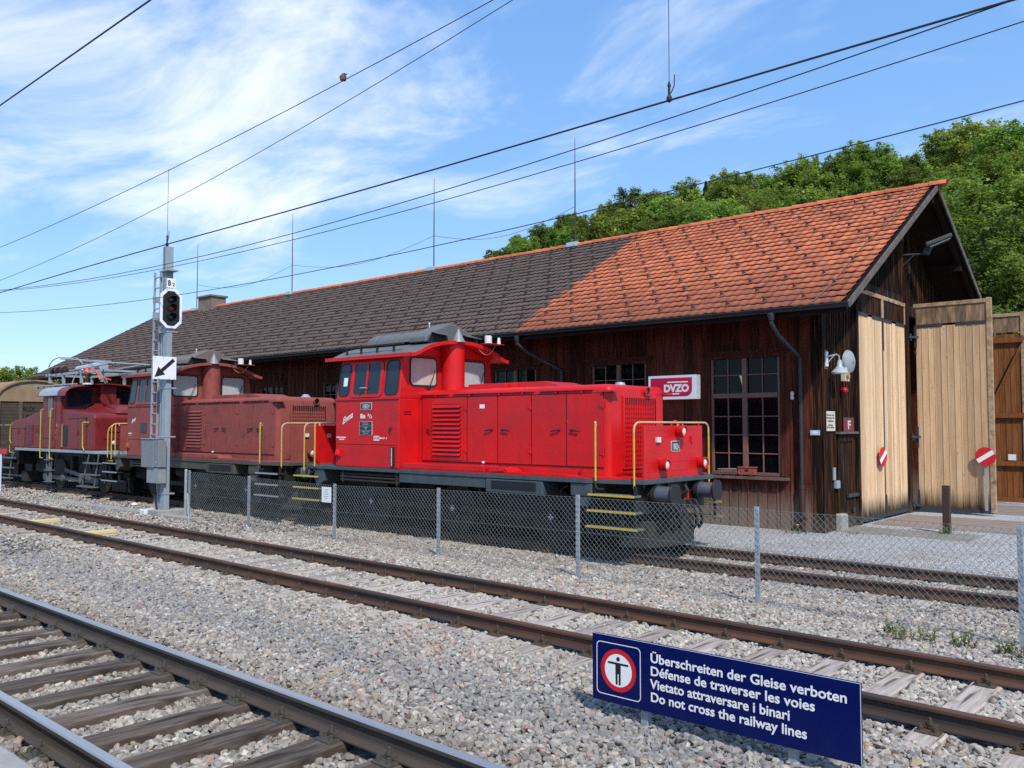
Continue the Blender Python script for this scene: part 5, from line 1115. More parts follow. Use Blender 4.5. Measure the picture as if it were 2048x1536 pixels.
    q = MB(); q.cyl((-30.4,12.75,3.5),(-30.4,12.75,3.82),.06); 
    for z in (3.56,3.64,3.72): q.cyl((-30.4,12.75,z),(-30.4,12.75,z+.03),.10,n=12)
    q.build('insulator', brownins, L)
    q = MB(); q.cyl((-32.0,13.5,4.12),(-30.9,13.5,4.16),.17,n=16); q.cyl((-32.0,13.1,4.06),(-31.0,13.1,4.1),.13,n=16); q.build('switch_drum', alu, L, smooth=True)
    q = MB()
    for y in (12.95,14.05):
        q.tube([(-33.0,y,4.0),(-28.9,y+.05,4.16)],.025,6); q.tube([(-28.9,y,4.12),(-32.4,13.5+(y-13.5)*.5,4.42)],.018,6); q.tube([(-33.0,13.5+(y-13.5)*.6,4.02),(-32.4,13.5+(y-13.5)*.5,4.42)],.012,6)
    q.tube(arc((-33.1,12.5,4.16),(-32.9,12.5,4.46),(-32.3,12.55,4.48))+[(-30.9,12.55,4.38)]+arc((-30.9,12.55,4.38),(-30.5,12.5,4.34),(-30.2,12.5,4.14)),.018,6); q.tube([(-32.35,12.6,4.44),(-32.35,14.4,4.44)],.025,6); q.tube([(-28.95,12.8,4.15),(-28.95,14.2,4.15)],.03,6)
    q.build('pantograph', galv, L, smooth=True)
    q = MB(); q.lathe((-30.4,12.75,3.82),[(.10,0),(.13,.08),(.10,.16),(.05,.2)],n=12); q.tube([(-30.4,12.75,3.98)]+arc((-30.2,12.72,4.02),(-29.5,12.7,3.95),(-29.3,12.68,3.6))+[(-28.9,12.65,3.62),(-28.3,12.6,3.55)],.022,8); q.build('orange_cable', orange, L, smooth=True)
    q = MB(); q.tube(arc((-31.6,12.72,3.46),(-31.5,12.72,3.85),(-30.8,12.74,4.0)),.02,6); q.build('white_cable', porcelain, L)
    # running gear
    for yf in (0,1):
        Y = (lambda y: mir(y)) if yf else (lambda y: y)
        def B(q, x0,x1,y0,y1,z0,z1): a,b = sorted((Y(y0),Y(y1))); q.box(x0,x1,a,b,z0,z1)
        for x in (-32.2,-30.2,-28.7): 
            w = wheel(L, x, Y(12.72), .52, -1 if not yf else 1); w.data.materials[0] = grimy
        q = MB(); q.bar((-33.2,Y(12.56),.22),(-28.5,Y(12.56),.20),.05,.13); q.bar((-31.4,Y(12.48),.52),(-29.0,Y(12.48),.26),.05,.12)
        for x in (-33.1,-31.6,-30.1,-28.8): q.cyl((x,Y(12.44),.22),(x,Y(12.62),.22),.12,n=14)
        q.build('side_rod', mat('rod_grey', (.09,.10,.10), .5) if 'rod_grey' not in bpy.data.materials else bpy.data.materials['rod_grey'], L)
        q = MB(); B(q,-35.2,-27.5,12.92,12.98,.30,1.13); q.build('frame_plate', black, L)
        q = MB()
        for x in (-33.3,-31.2,-29.4): B(q,x-.1,x+.1,12.6,12.8,.3,1.0)
        q.tube([(-31,Y(12.25),1.08),(-29.3,Y(12.25),1.06),(-28.9,Y(12.25),.9)],.04,8); q.build('brake_gear', grimy, L)
        for z in (.86,.50,.10): q = MB(); B(q,-32.15,-31.75,12.05,12.28,z-.015,z+.015); q.build('step', steelstep, L)
        q = MB()
        for x in (-32.1,-31.85): B(q,x-.03,x+.05,12.12,12.2,.05,1.14)
        q.build('step_hanger', steelstep, L)
        for x0,x1 in ((-28.85,-27.9),(-36.2,-35.2)):
            for k,z in enumerate((.84,.47,.08)): q = MB(); B(q,x0-.22*k*(1 if x0>-30 else .6),x1-.12*k,12.0,12.22,z-.02,z+.02); q.build('step', steelstep, L)
            q = MB(); q.bar((x0+.25,Y(12.1),1.12),(x0-.25,Y(12.1),.06),.03,.05); q.bar((x1,Y(12.1),1.12),(x1-.3,Y(12.1),.06),.03,.05); q.build('step_hanger', steelstep, L)
    for sx,xb in ((1,-27.25),(-1,-35.5)):
        q = MB(); q.box(xb-.06,xb+.06,12.4,14.6,.6,1.13); q.build('buffer_beam', grimy, L)
        for y in (12.76,14.24): buffer(L, xb, y, sx)
        q = MB(); q.prism([(xb-sx*.6,12.5),(xb+sx*.2,12.6),(xb+sx*.25,14.4),(xb-sx*.6,14.5)],'z',-.05,.32); q.build('rail_guard', grimy, L, bevel=.03)
    q = MB(); q.box(-35.2,-27.5,12.98,14.02,.15,1.13); q.build('frame_filler', black, L)
    return L
ee33()
def wagon():
    L = thing('goods_wagon', 'tan covered goods wagon with curved roof behind the electric shunter', 'wagon', (-42, T3, -.15))
    X1, X0 = -37.0, -46.2; pr = [(12.1,3.08)]+[(13.5-1.42*math.cos(t),3.08+.74*math.sin(t)) for t in [math.pi*k/14 for k in range(1,14)]]+[(14.9,3.08)]
    q = MB(); z = 1.0
    while z < 3.0:
        for x0,x1,y0,y1 in ((X1-.03,X1,12.12,14.88),(X0,X1-.03,12.12,12.15),(X0,X1-.03,14.85,14.88)): q.box(x0,x1,y0,y1,z,z+.125)
        z += .135
    q.box(X0,X0+.03,12.15,14.85,1.0,3.0); q.box(X0,X1-.04,12.16,14.84,.9,1.0); q.build('body', wagonwood, L)
    q = MB(); q.prism(pr,'x',X1-.03,X1+.01); q.box(X1-.02,X1+.05,12.05,14.95,3.0,3.10); q.build('end_panel', wagontan, L)
    p2 = [(y if i not in (0,14) else y, z+.02) for i,(y,z) in enumerate(pr)]; p3 = [(13.5+(y-13.5)*1.04, 3.04+(z-3.04)*1.06+.01) for y,z in pr]
    q = MB(); q.prism(p3+[(13.5+(y-13.5)*.98,z) for y,z in pr[::-1]],'x',X0-.05,X1+.09); q.build('roof', wagonroof, L, smooth=True)
    q = MB()
    for y in (12.16,12.95,14.05,14.84): q.box(X1,X1+.07,y-.06,y+.06,.95,3.0)
    q.build('end_post', mat('wagon_post', (.10,.085,.06), .7), L)
    for s_, z_, m_ in (('AUX',2.62,blackp),('LONGLES',2.28,blackp),('NVITE',1.95,orangel),('ME',1.62,orangel)): text(s_, .27, (X1+.006,13.02,z_), (0,1,0), (0,0,1), m_, L, name='chalk_lettering', bold=.006, width=.85)
    q = MB(); q.box(X0,X1,12.3,14.7,.75,.9); q.box(X1,X1+.05,12.3,14.7,.6,1.0); q.box(X0+1,X1-.2,13.0,14.0,.1,.75); q.box(X1+.05,X1+.85,13.15,13.85,.25,.9); q.build('underframe_and_filler', black, L)  # block beyond the wagon end added to darken the sunlit gap there
    for y in (12.76,14.24): buffer(L, X1+.05, y, 1)
    for x in (-38.8,-44.5):
        for y,f in ((12.72,-1),(14.28,1)): wheel(L, x, y, .46, f)
    q = MB(); q.box(X1+.05,X1+.2,13.0,13.12,1.2,1.26); q.build('lamp_bracket', yellow, L)
wagon()
# ------------------------------------------------------------ signal mast, fence, sign, wires, small things
def turn(o, px, py, nx, ny):
    # a plate built facing -Y is swung to face +X, its middle moved to nx, ny
    og = origin(o.parent); o.rotation_euler = (0,0,R(86)); m = Matrix.Rotation(R(86), 3, 'Z')
    o.location = Vector((nx-og.x, ny-og.y, 0))-m@Vector((px-og.x, py-og.y, 0))
def signal():
    X, Y, Z = -21.35, 10.95, -.19
    L = thing('railway_signal', 'grey signal mast with ladder, black light head and arrow board', 'signal', (X, Y, Z))
    q = MB()
    # two channels facing each other, flared foot
    for x in (X-.15, X+.02):
        q.box(x,x+.02,Y-.10,Y+.10,.0,6.72); q.box(x+.02 if x < X else x-.09,x+.11 if x < X else x,Y-.10,Y-.08,.0,6.72); q.box(x+.02 if x < X else x-.09,x+.11 if x < X else x,Y+.08,Y+.10,.0,6.72)
    q.prism([(X-.40,Z+.05),(X+.02,Z+.05),(X+.02,1.5),(X-.15,1.5)],'y',Y-.115,Y-.10); q.prism([(X-.40,Z+.05),(X+.02,Z+.05),(X+.02,1.5),(X-.15,1.5)],'y',Y+.10,Y+.115)
    q.box(X-.46,X+.18,Y-.2,Y+.2,Z+.03,Z+.06); q.build('mast', greymet, L, bevel=.004)
    q = MB(); q.box(X+.06,X+.28,Y-.16,Y-.02,Z,4.62); q.build('cable_duct', greymet, L, bevel=.006)
    for z in (6.05,4.45,3.0,1.75,.3):
        q = MB(); q.box(X-.17,X+.29,Y-.17,Y+.115,z,z+.035); q.build('clamp', galv, L)
    q = MB(); q.box(X-.2,X+.36,Y-.35,Y+.4,Z-.1,Z+.10); q.build('foundation', concrete, L, bevel=.02)
    q = MB(); q.box(X-.5,X-.22,Y-.42,Y-.1,Z-.05,Z+.10); q.build('junction_box', white, L, bevel=.02)
    # ladder
    q = MB()
    for x in (X-.62, X-.30): q.bar((x-.06,Y-.06,1.22),(x+.0,Y-.06,6.10),.035,.05)
    for k in range(17): z = 1.55+.275*k; q.bar((X-.67+.012*k*.3,Y-.06,z),(X-.33+.012*k*.3,Y-.06,z),.03,.03)
    for z in (1.5,3.3,5.2): q.bar((X-.36,Y-.06,z),(X-.14,Y-.06,z),.03,.03)
    q.build('ladder', greymet, L)
    # light head
    cx, y0, cz = X+.27, Y-.34, 5.06
    W, H, c = .26, .49, .16
    def octo(w,h,c): return [(cx-w+c,cz-h),(cx+w-c,cz-h),(cx+w,cz-h+c),(cx+w,cz+h-c),(cx+w-c,cz+h),(cx-w+c,cz+h),(cx-w,cz+h-c),(cx-w,cz-h+c)]
    q = MB(); q.prism(octo(W,H,c),'y',y0,y0+.03); h = q.build('signal_head', blackp, L)
    q = MB(); q.ring(octo(W+.02,H+.02,c), octo(W-.04,H-.04,c-.02), lambda u,v,d:(u,y0-d,v), -.032,.004); q.build('white_border', white, h)
    q = MB(); q.box(cx-.18,cx+.18,y0+.03,y0+.22,cz-.42,cz+.42); q.build('housing', cabgrey, h, bevel=.02); q = MB(); q.box(X-.1,X+.28,Y-.14,Y-.08,4.8,4.95); q.box(X-.1,X+.28,Y-.14,Y-.08,5.2,5.35); q.build('bracket', greymet, h)
    for z, m in ((.23,darklens),(0,redlens),(-.23,darklens)):
        q = MB(); q.lathe((cx,y0-.002,cz+z),[(.095,0),(.085,.012),(.05,.02),(.005,.022)],axis=(0,-1,0),n=22); q.build('lens', m, h, smooth=True)
        q = MB(); n = 14; vs = []
        for d in (0,.15):
            for k in range(n+1): a = R(-15)+R(210)*k/n; rr_ = .112*(1 if d == 0 else .98); vs.append((cx+rr_*math.cos(a), y0-d*(1 if 2 < k < n-2 else .55), cz+z+rr_*math.sin(a)))
        q.add(vs,[(k,k+1,n+1+k+1,n+1+k) for k in range(n)]); q.build('hood', blackp, h, smooth=True)
    q = MB(); q.box(X+.15,X+.38,Y-.2,Y-.185,5.60,5.84); p2_ = q.build('letter_plate', white, L); text('B', .19, (X+.17,Y-.203,5.655),(1,0,0),(0,0,1),blackp,p2_,bold=.006,width=.8); text('2', .12, (X+.295,Y-.203,5.65),(1,0,0),(0,0,1),blackp,p2_,bold=.004,width=.9)
    x0,x1,z0,z1 = X-.44,X+.44,3.25,3.80
    q = MB(); q.box(X-.31,X+.29,Y-.20,Y-.18,3.23,3.81); p = q.build('arrow_board', white, L, bevel=.004)
    q = MB(); a0 = Vector((X+.22,0,3.74)); a1 = Vector((X-.27,0,3.28)); d = (a1-a0).normalized(); s = Vector((-d.z,0,d.x)); m_ = a0+d*.42; yy = Y-.2025
    P = [a0+s*.045,a0-s*.045,m_-s*.045,m_-s*.13,a1,m_+s*.13,m_+s*.045]
    q.prism([(v.x,v.z) for v in P],'y',yy-.002,yy); q.build('arrow', blackp, p)
    q = MB()
    for ax,az in ((-.26,3.78),(-.05,3.78),(.24,3.78),(-.16,3.26),(.1,3.26),(.24,3.26)): q.cyl((X+ax,Y-.2,az),(X+ax,Y-.206,az),.012,n=8)
    q.build('rivet', galv, p)
    turn(h, cx, y0, -21.02, 10.86); turn(p2_, X+.28, Y-.2, -21.04, 10.88); turn(p, X-.01, Y-.2, -21.0, 10.71)
    q = MB(); q.box(X-.46,X+.18,Y-.42,Y-.17,.99,1.72); q.box(X-.48,X+.20,Y-.44,Y-.15,1.70,1.73); q.box(X+.18,X+.42,Y-.40,Y-.19,1.0,1.68); q.build('cabinet', cabgrey, L, bevel=.01)
    q = MB(); q.box(X+.26,X+.31,Y-.405,Y-.398,1.10,1.16); q.build('lock', galv, L)
    q = MB(); q.box(X-.22,X+.38,Y-.38,Y-.17,.60,.985); q.box(X+.14,X+.15,Y-.385,Y-.38,.62,.97); q.build('terminal_box', mat('box_mid_grey', (.27,.29,.29), .5), L, bevel=.01)
    q = MB()
    for k in range(4): q.tube([(X-.12+.03*k,Y-.2,1.0),(X-.2+.04*k,Y-.22,.6),(X-.1+.02*k,Y-.2,.1),(X+.0+.02*k,Y-.2,Z)],.016,6)
    q.build('cable', rubber, L)
    q = MB(); q.lathe((X-.24,Y-.27,.72),[(.02,-.06),(.07,-.04),(.08,.02),(.03,.07)],n=10); q.build('cable_gland', galv, L)
signal()
def fence():
    P = [(-20.35,11.02),(-17.72,11.12),(-14.18,10.86),(-11.05,10.74),(-7.92,10.66),(-4.98,10.60),(-1.92,10.28),(1.2,9.95)]
    T = [.905,.86,.85,.925,.972,.978,.99,1.0]
    L = thing('mesh_fence', 'low chain link fence on thin galvanised posts before the locomotives', 'fence', (-9.6, 10.7, -.2))
    for i, ((x,y),t) in enumerate(zip(P,T)):
        z = gz(x,y); q = MB()
        if i == 0: q.tube([(x-.06,y,z-.1),(x-.06,y,t+.03)],.038,10); q.lathe((x-.06,y,t+.02),[(.042,0),(.03,.03),(.005,.04)],n=10); q.box(x+.10,x+.13,y-.02,y+.02,z-.1,t+.03)
        else: q.box(x-.025,x+.025,y-.02,y-.012,z-.1,t+.03); q.box(x-.025,x-.017,y-.012,y+.025,z-.1,t+.03); q.box(x+.017,x+.025,y-.012,y+.025,z-.1,t+.03)
        q.build('fence_post', galv, L)
    q = MB(); q.tube([(-20.32,11.02,.35),(-19.35,10.55,gz(-19.4,10.5))],.024,8); q.build('brace', galv, L)
    q = MB(); pitch = .086
    for (x0,y0),(x1,y1),t0,t1 in zip(P,P[1:],T,T[1:]):
        if x0 < -20: x0 += .08
        d = math.hypot(x1-x0,y1-y0); h = 1.06; n = int((d+h)/pitch)
        def pt(s, z, off): k = s/d; zb = t0+(t1-t0)*k-h; return (x0+(x1-x0)*k, y0+(y1-y0)*k-.022+off, zb+z)
        for k in range(n):
            s = k*pitch-h
            for sg in (1,-1):
                a, b = (s, 0), (s+h, h)
                if a[0] < 0: a = (0, -s)
                if b[0] > d: b = (d, h-(s+h-d))
                if b[0]-a[0] < .03: continue
                A, Bp = (a, b) if sg > 0 else ((a[0], h-a[1]), (b[0], h-b[1]))
                q.bar(pt(*A, .003*sg), pt(*Bp, .003*sg), .0030, .0030)
        for zz in (.0, h/2, h-.004): q.bar(pt(0,zz,-.005), pt(d,zz,-.005), .0032, .0032)
    q.build('wire_mesh', mat('plastic_coated_wire', (.22,.25,.24), .5, col2=(.14,.17,.16), var=.7), L, fix=False)
    n = thing('fence_notice', 'small white printed notice fixed to the fence left of a post', 'notice', (-14.35, 10.80, .66))
    q = MB(); q.box(-14.52,-14.215,10.795,10.802,.50,.81); q.build('sheet', whitep, n)
    for k in range(5): text(('Durchgang','verboten','Bahnbetrieb','Lebensgefahr','Danke')[k], .032, (-14.37,10.793,.75-.045*k), (1,0,0),(0,0,1), greyl, n, align='CENTER')
fence()
def warning_sign():
    Yf = 5.48; x0,x1,z0,z1 = -3.935,-1.915,-.025,.470
    L = thing('warning_sign', 'navy blue railway crossing prohibition board with white text in four languages', 'sign', (-2.93, 5.51, -.2))
    q = MB(); q.box(x0,x1,Yf,Yf+.012,z0,z1); q.build('panel', signblue, L, bevel=.002)
    q = MB(); q.box(x0+.003,x1-.003,Yf+.0125,Yf+.030,z0+.003,z1-.003); q.build('core', mat('pale_sign_edge', (.62,.70,.72), .3), L)
    q = MB(); q.box(x0,x1,Yf+.0305,Yf+.042,z0,z1); q.build('back_panel', signblue, L)
    for x in (-3.50,-2.37): q = MB(); q.box(x-.03,x+.03,Yf+.043,Yf+.09,-.45,.40); q.build('sign_post', galv, L, bevel=.004)
    y = Yf-.0006; F = lambda u,v,d:(u,y-d,v)
    q = MB(); q.ring(rr(-3.895,-3.500,.028,.422,.035,4), rr(-3.889,-3.506,.034,.416,.030,4), F, 0,.0008); q.build('pictogram_border', whitel, L)
    c = (-3.698,.225); n = 48
    circ = lambda r: [(c[0]+r*math.cos(2*math.pi*k/n), c[1]+r*math.sin(2*math.pi*k/n)) for k in range(n)]
    q = MB(); q.ring(circ(.158),circ(.122),F,0,.001); p = q.build('red_ring', signred, L)
    q = MB(); q.prism([(a,b) for a,b in circ(.1215)],'y',y-.0008,y); q.build('white_disc', whitel, p)
    q = MB(); y2 = y-.0012; q.prism([(c[0]+.016*math.cos(t),c[1]+.085+.016*math.sin(t)) for t in [2*math.pi*k/20 for k in range(20)]],'y',y2-.001,y2)
    def cap(x0,z0,x1,z1,r,q):
        a = math.atan2(z1-z0,x1-x0); pts = [(x1+r*math.cos(a-math.pi/2+math.pi*k/6),z1+r*math.sin(a-math.pi/2+math.pi*k/6)) for k in range(7)]+[(x0+r*math.cos(a+math.pi/2+math.pi*k/6),z0+r*math.sin(a+math.pi/2+math.pi*k/6)) for k in range(7)]
        q.prism(pts,'y',y2-.001,y2)
    cap(c[0]-.085,c[1]+.050,c[0]+.085,c[1]+.050,.0075,q); cap(c[0]-.0145,c[1]+.03,c[0]-.0135,c[1]-.098,.0085,q); cap(c[0]+.0145,c[1]+.03,c[0]+.0135,c[1]-.098,.0085,q); q.box(c[0]-.023,c[0]+.023,y2-.0016,y2-.0002,c[1]-.025,c[1]+.054); q.build('figure', blackp, p)
    for k, s_ in enumerate(('Überschreiten der Gleise verboten','Défense de traverser les voies','Vietato attraversare i binari','Do not cross the railway lines')):
        t = text(s_, .094, (-3.418, y, .338-.0935*k), (1,0,0),(0,0,1), whitel, L, bold=.0016)
        w = max(v.co.x for v in t.data.vertices)-min(v.co.x for v in t.data.vertices); tgt = (1.420,1.215,1.055,1.160)[k]; mn = min(v.co.x for v in t.data.vertices)
        for v in t.data.vertices: v.co.x = mn+(v.co.x-mn)*tgt/w
warning_sign()
# overhead wires
wm = mat('copper_wire_dark', (.016,.017,.024), .6)
def wire(name, label, pts, r):
    q = MB(); q.tube(pts, r, 6); tag(q.build(name, wm, smooth=True), label, 'wire'); 
def sag(x0,z0,x1,z1,xm,zm,yf):
    # parabola through three points
    A = np.array([[x*x,x,1] for x in (x0,xm,x1)]); k = np.linalg.solve(A, np.array([z0,zm,z1])); xs = np.linspace(-62, 9, 60)
    return [(x, yf(x), k[0]*x*x+k[1]*x+k[2]) for x in xs]
def pl(pts, yf):
    (x0,z0),(x1,z1),(xa,za) = pts; return sag(x0,z0,xa,za,x1,z1,yf)
wire('contact_wire', 'dark contact wire crossing the top left corner of the sky', [(x,3.2,5.44+.0135*(x+9.9)) for x in np.linspace(-60,9,30)], .008)
wire('catenary_wire', 'thin catenary wire carrying a small round clamp, steepest of the long wires', pl([(-23.93,6.56),(-15.47,6.83),(-7.09,7.39)], lambda x:7.8), .0065)
wire('auxiliary_wire', 'thin wire just below the wire with the round clamp', pl([(-23.86,5.70),(-15.37,6.21),(-6.74,7.27)], lambda x:7.78), .0055)
wire('contact_wire', 'thick dark contact wire running across the whole sky above the siding', [(x,7.8,5.40+.004*(x+23.8)+.02*math.sin((x+23)*.35)) for x in np.linspace(-62,9,60)], .0105)
wire('feeder_wire', 'thin feeder wire close beneath the thick contact wire', pl([(-23.84,5.47),(-5.82,5.23),(-1.46,5.51)], lambda x:7.82), .006)
wire('feeder_wire', 'thin feeder wire passing in front of the tallest roof masts', pl([(-32.09,6.61),(-10.95,6.01),(-1.78,6.43)], lambda x:10.5), .007)
wire('feeder_wire', 'lowest thin wire, passing just above the brown tiled roof', pl([(-32.03,5.87),(-12.0,5.225),(-1.81,5.57)], lambda x:10.52), .0072)
def dropper(label, x, z0, z1):
    L = thing('wire_dropper', label, 'dropper', (x,7.8,z0)); q = MB(); q.tube([(x,7.8,z0+.1),(x+.01,7.8,z1)],.004,5); q.build('rod', wm, L)
    q = MB(); q.lathe((x,7.8,z0-.02),[(.012,-.02),(.03,.0),(.03,.03),(.014,.06),(.014,.14),(.02,.16),(.008,.2)],n=10); q.tube([(x+.02,7.8,z0+.05),(x+.06,7.8,z0+.12),(x+.065,7.8,z0+.24)],.006,5); q.build('clamp', grimy, L)
dropper('upright wire hanger with a clamp above the tiled roof', -4.58, 5.50, 8.6)
dropper('upright wire hanger above the signal mast', -15.3, 5.44, 6.86)
q = MB(); q.lathe((-10.08,7.8,7.20),[(.01,-.05),(.045,-.035),(.05,.02),(.03,.05),(.012,.07)],n=14); q.tube([(-10.16,7.8,7.23),(-10.05,7.8,7.26),(-10.0,7.8,7.23)],.012,6); tag(q.build('wire_clamp', mat('wire_clamp_brown', (.12,.07,.05), .7)), 'small brown round clamp hanging on the catenary wire', 'clamp')
# yellow boards between the siding rails, cable duct, left stop board
for k,(x,lab) in enumerate(((-21.05,'pale yellow board lying across the siding, farther of the two'),(-18.0,'pale yellow board lying across the siding, nearer of the two'))):
    q = MB(); y = t2c(x); a = -.6; q.box(x-.09,x+.09,y-.62,y+.18,-.16,-.085); 
    tag(q.build('track_board', mat('pale_yellow_board', (.62,.53,.25), .6, col2=(.55,.44,.16), var=.7, scale=6) if k == 0 else bpy.data.materials['pale_yellow_board'], bevel=.01), lab, 'board')
q = MB(); q.prism([(-28.6,10.50),(-28.55,10.80),(-19.6,10.98),(-19.6,10.68)],'z',-.26,-.185); tag(q.build('cable_duct', concrete, bevel=.01), 'flat concrete cable duct cover in the ballast left of the signal', 'cable duct')
t_ = thing('stop_board', 'small red board on a white post at the left edge', 'board', (-33.1, 11.0, -.3))
q = MB(); q.box(-33.6,-32.55,10.98,11.02,1.07,1.25); q.build('red_panel', signred, t_); q = MB(); q.box(-33.16,-33.02,10.99,11.01,-.3,1.07); q.build('post', white, t_)
for (x,y,s,lab) in ((-25.2,12.0,.09,'white plastic scrap lying on the ballast left of the signal'),):
    q = MB(); q.lathe((x,y,-.3),[(.02,0),(s,.02),(s*.7,.06),(.02,.08)],n=7); tag(q.build('plastic_scrap', whitep), lab, 'litter')
# weeds
weedm = None
def leafmat(name, a, b, rand=.3, tr=.35):
    m, nt, N, L, B = nodes(name); B.inputs['Roughness'].default_value = .6; B.inputs['Specular IOR Level'].default_value = .3
    at = N.new('ShaderNodeAttribute'); at.attribute_name = 'tint'; oi = N.new('ShaderNodeObjectInfo')
    mx = N.new('ShaderNodeMixRGB'); L.new(at.outputs['Fac'], mx.inputs[0]); mx.inputs[1].default_value = rgb(a); mx.inputs[2].default_value = rgb(b)
    hs = N.new('ShaderNodeHueSaturation'); L.new(mx.outputs[0], hs.inputs['Color'])
    for k, lo, hi in (('Value',1-rand,1+rand),('Hue',.5-rand*.06,.5+rand*.05)):
        mr = N.new('ShaderNodeMapRange'); L.new(oi.outputs['Random'], mr.inputs[0]); mr.inputs[3].default_value = lo; mr.inputs[4].default_value = hi
        if k == 'Hue':
            f = N.new('ShaderNodeMath'); f.operation = 'FRACT'; g = N.new('ShaderNodeMath'); g.operation = 'MULTIPLY'; g.inputs[1].default_value = 7.3; L.new(oi.outputs['Random'], g.inputs[0]); L.new(g.outputs[0], f.inputs[0]); L.new(f.outputs[0], mr.inputs[0])
        L.new(mr.outputs[0], hs.inputs[k])
    L.new(hs.outputs[0], B.inputs['Base Color'])
    tl = N.new('ShaderNodeBsdfTranslucent'); L.new(hs.outputs[0], tl.inputs[0]); ms = N.new('ShaderNodeMixShader'); ms.inputs[0].default_value = tr
    L.new(B.outputs[0], ms.inputs[1]); L.new(tl.outputs[0], ms.inputs[2]); L.new(ms.outputs[0], N['Material Output'].inputs[0]); return m
weedm = leafmat('weed_leaf', (.09,.13,.04), (.20,.22,.08))
def weed(x, y, z, h, n, label, spread=.10, flat=False, flower=False):
    q = MB(); cols = []; r = random.Random(int(x*97+y*13))
    for k in range(n):
        a = r.uniform(0,6.28); l = h*r.uniform(.5,1.05); sx, sy = r.gauss(0,spread), r.gauss(0,spread); lean = (.9 if flat else .28)*r.uniform(.4,1.2)
        p0 = Vector((x+sx,y+sy,z-.02)); tip = p0+Vector((math.cos(a)*l*lean, math.sin(a)*l*lean, l*(.45 if flat else 1))); t = r.random()
        m = (p0+tip)/2+Vector((0,0,.12*l)); w = Vector((-math.sin(a),math.cos(a),0))*(.018 if flat else .005)
        q.add([p0-w*.4,p0+w*.4,m+w,m-w,tip],[(0,1,2,3),(3,2,4)]); cols += [t,t]
        if not flat:
            for j in range(7):
                b = p0.lerp(tip,.25+.11*j); an = r.uniform(0,6.28); d = Vector((math.cos(an),math.sin(an),.6))*.045*r.uniform(.6,1.2); s = Vector((-math.sin(an),math.cos(an),0))*.011
                q.add([b,b+d*.5+s,b+d,b+d*.5-s],[(0,1,2,3)]); cols.append(min(1,t+.2))
    o = q.build('weed', weedm, cols=cols, fix=False); tag(o, label, 'weed', None)
    if flower: q = MB(); q.lathe((x,y,z+h*.8),[(.005,-.01),(.03,0),(.02,.015),(.004,.02)],n=9); q.build('flower', yellow, o)
    return o
WD = [(-2.95,9.62,.20,9),(-2.72,9.75,.16,8),(-2.35,9.72,.22,11),(-1.95,9.68,.16,6),(-1.75,9.55,.18,8),(-1.55,9.85,.20,10),(-1.38,9.62,.24,14),(-1.12,9.5,.28,14),(-.85,9.35,.32,16),(-.72,9.15,.22,10),(-1.0,9.95,.26,12),(-.55,9.6,.34,16),(-.75,10.15,.30,10),(-3.1,9.9,.13,5)]
for i,(x,y,h,n) in enumerate(WD):
    o = weed(x,y,gz(x,y)+.03,h,n+6,'thin grey green weed growing in the ballast at the right between siding and fence', .055); o['group'] = 'thin weeds in the ballast at the right'
weed(-7.55,18.05,-.25,.22,26,'dandelion with a yellow flower at the foot of the downpipe',.13,True,True)
weed(-9.25,17.7,-.25,.10,10,'small green weed in the gravel below the big window',.08,True)
weed(-6.6,18.75,-.25,.15,22,'low leafy weed by the corner stone of the shed',.12,True)
weed(-6.1,18.9,-.25,.12,16,'low green weed at the near edge of the concrete slab',.16,True)
weed(-5.1,19.9,-.25,.20,18,'tuft of grass at the foot of the rusty brown post',.09,False)
weed(-5.6,20.4,-.25,.10,10,'small weed left of the rusty post beside the planks',.12,True)
weed(-4.75,20.2,-.25,.08,9,'small weed right of the rusty post',.10,True)
# ------------------------------------------------------------ wooded hill
def cam2w(r, d): v = FW*d+RT*r; return v.x, v.y
def ridge_d(k): return float(np.interp(k, [-.30,-.06,-.014,.045,.16,.335,.6,.85], [480,380,340,300,260,215,170,165]))
def top_h(k): return float(np.interp(k, [-.30,-.06,-.014,.045,.16,.335,.47,.6,.85], [20,49,56,58,57,54,52,51,50]))
def hill_h(r, d):
    k = r/d; dr = ridge_d(k); d0 = 62 if k > -.02 else 62+(-.02-k)*700
    t = min(1.25, max(0, (d-d0)/(dr-d0))); s = t if t < 1 else 1-(t-1)*.2
    return -1.0+top_h(k)*(s**1.15)+1.2*math.sin(r*.09+d*.05)*min(1,t*4)
def hill():
    ks = np.linspace(-.28,.9,60); ts = np.linspace(0,1.2,26); vs = []; fs = []
    for k in ks:
        dr = ridge_d(k); d0 = 58 if k > -.02 else 58+(-.02-k)*700
        for t in ts: d = d0+(dr-d0)*t; r = k*d; x,y = cam2w(r,d); vs.append((x,y,hill_h(r,d)-.3))
    n = len(ts)
    for i in range(len(ks)-1):
        for j in range(n-1): fs.append((i*n+j,(i+1)*n+j,(i+1)*n+j+1,i*n+j+1))
    q = MB(); q.add(vs,fs); o = q.build('hillside', mat('forest_floor', (.035,.05,.018), .95, col2=(.05,.04,.02), var=.9, scale=.3), smooth=True); tag(o, 'steep hillside under the wood behind the shed', 'hill', kind='structure')
hill()
barkm = mat('bark', (.07,.055,.042), .9, col2=(.035,.028,.022), var=.9, scale=3, stretch=(4,4,.5))
beechm = leafmat('beech_leaves', (.10,.165,.022), (.31,.40,.065), .42, .5)
firm = leafmat('fir_needles', (.028,.055,.020), (.075,.120,.042), .3, .25)
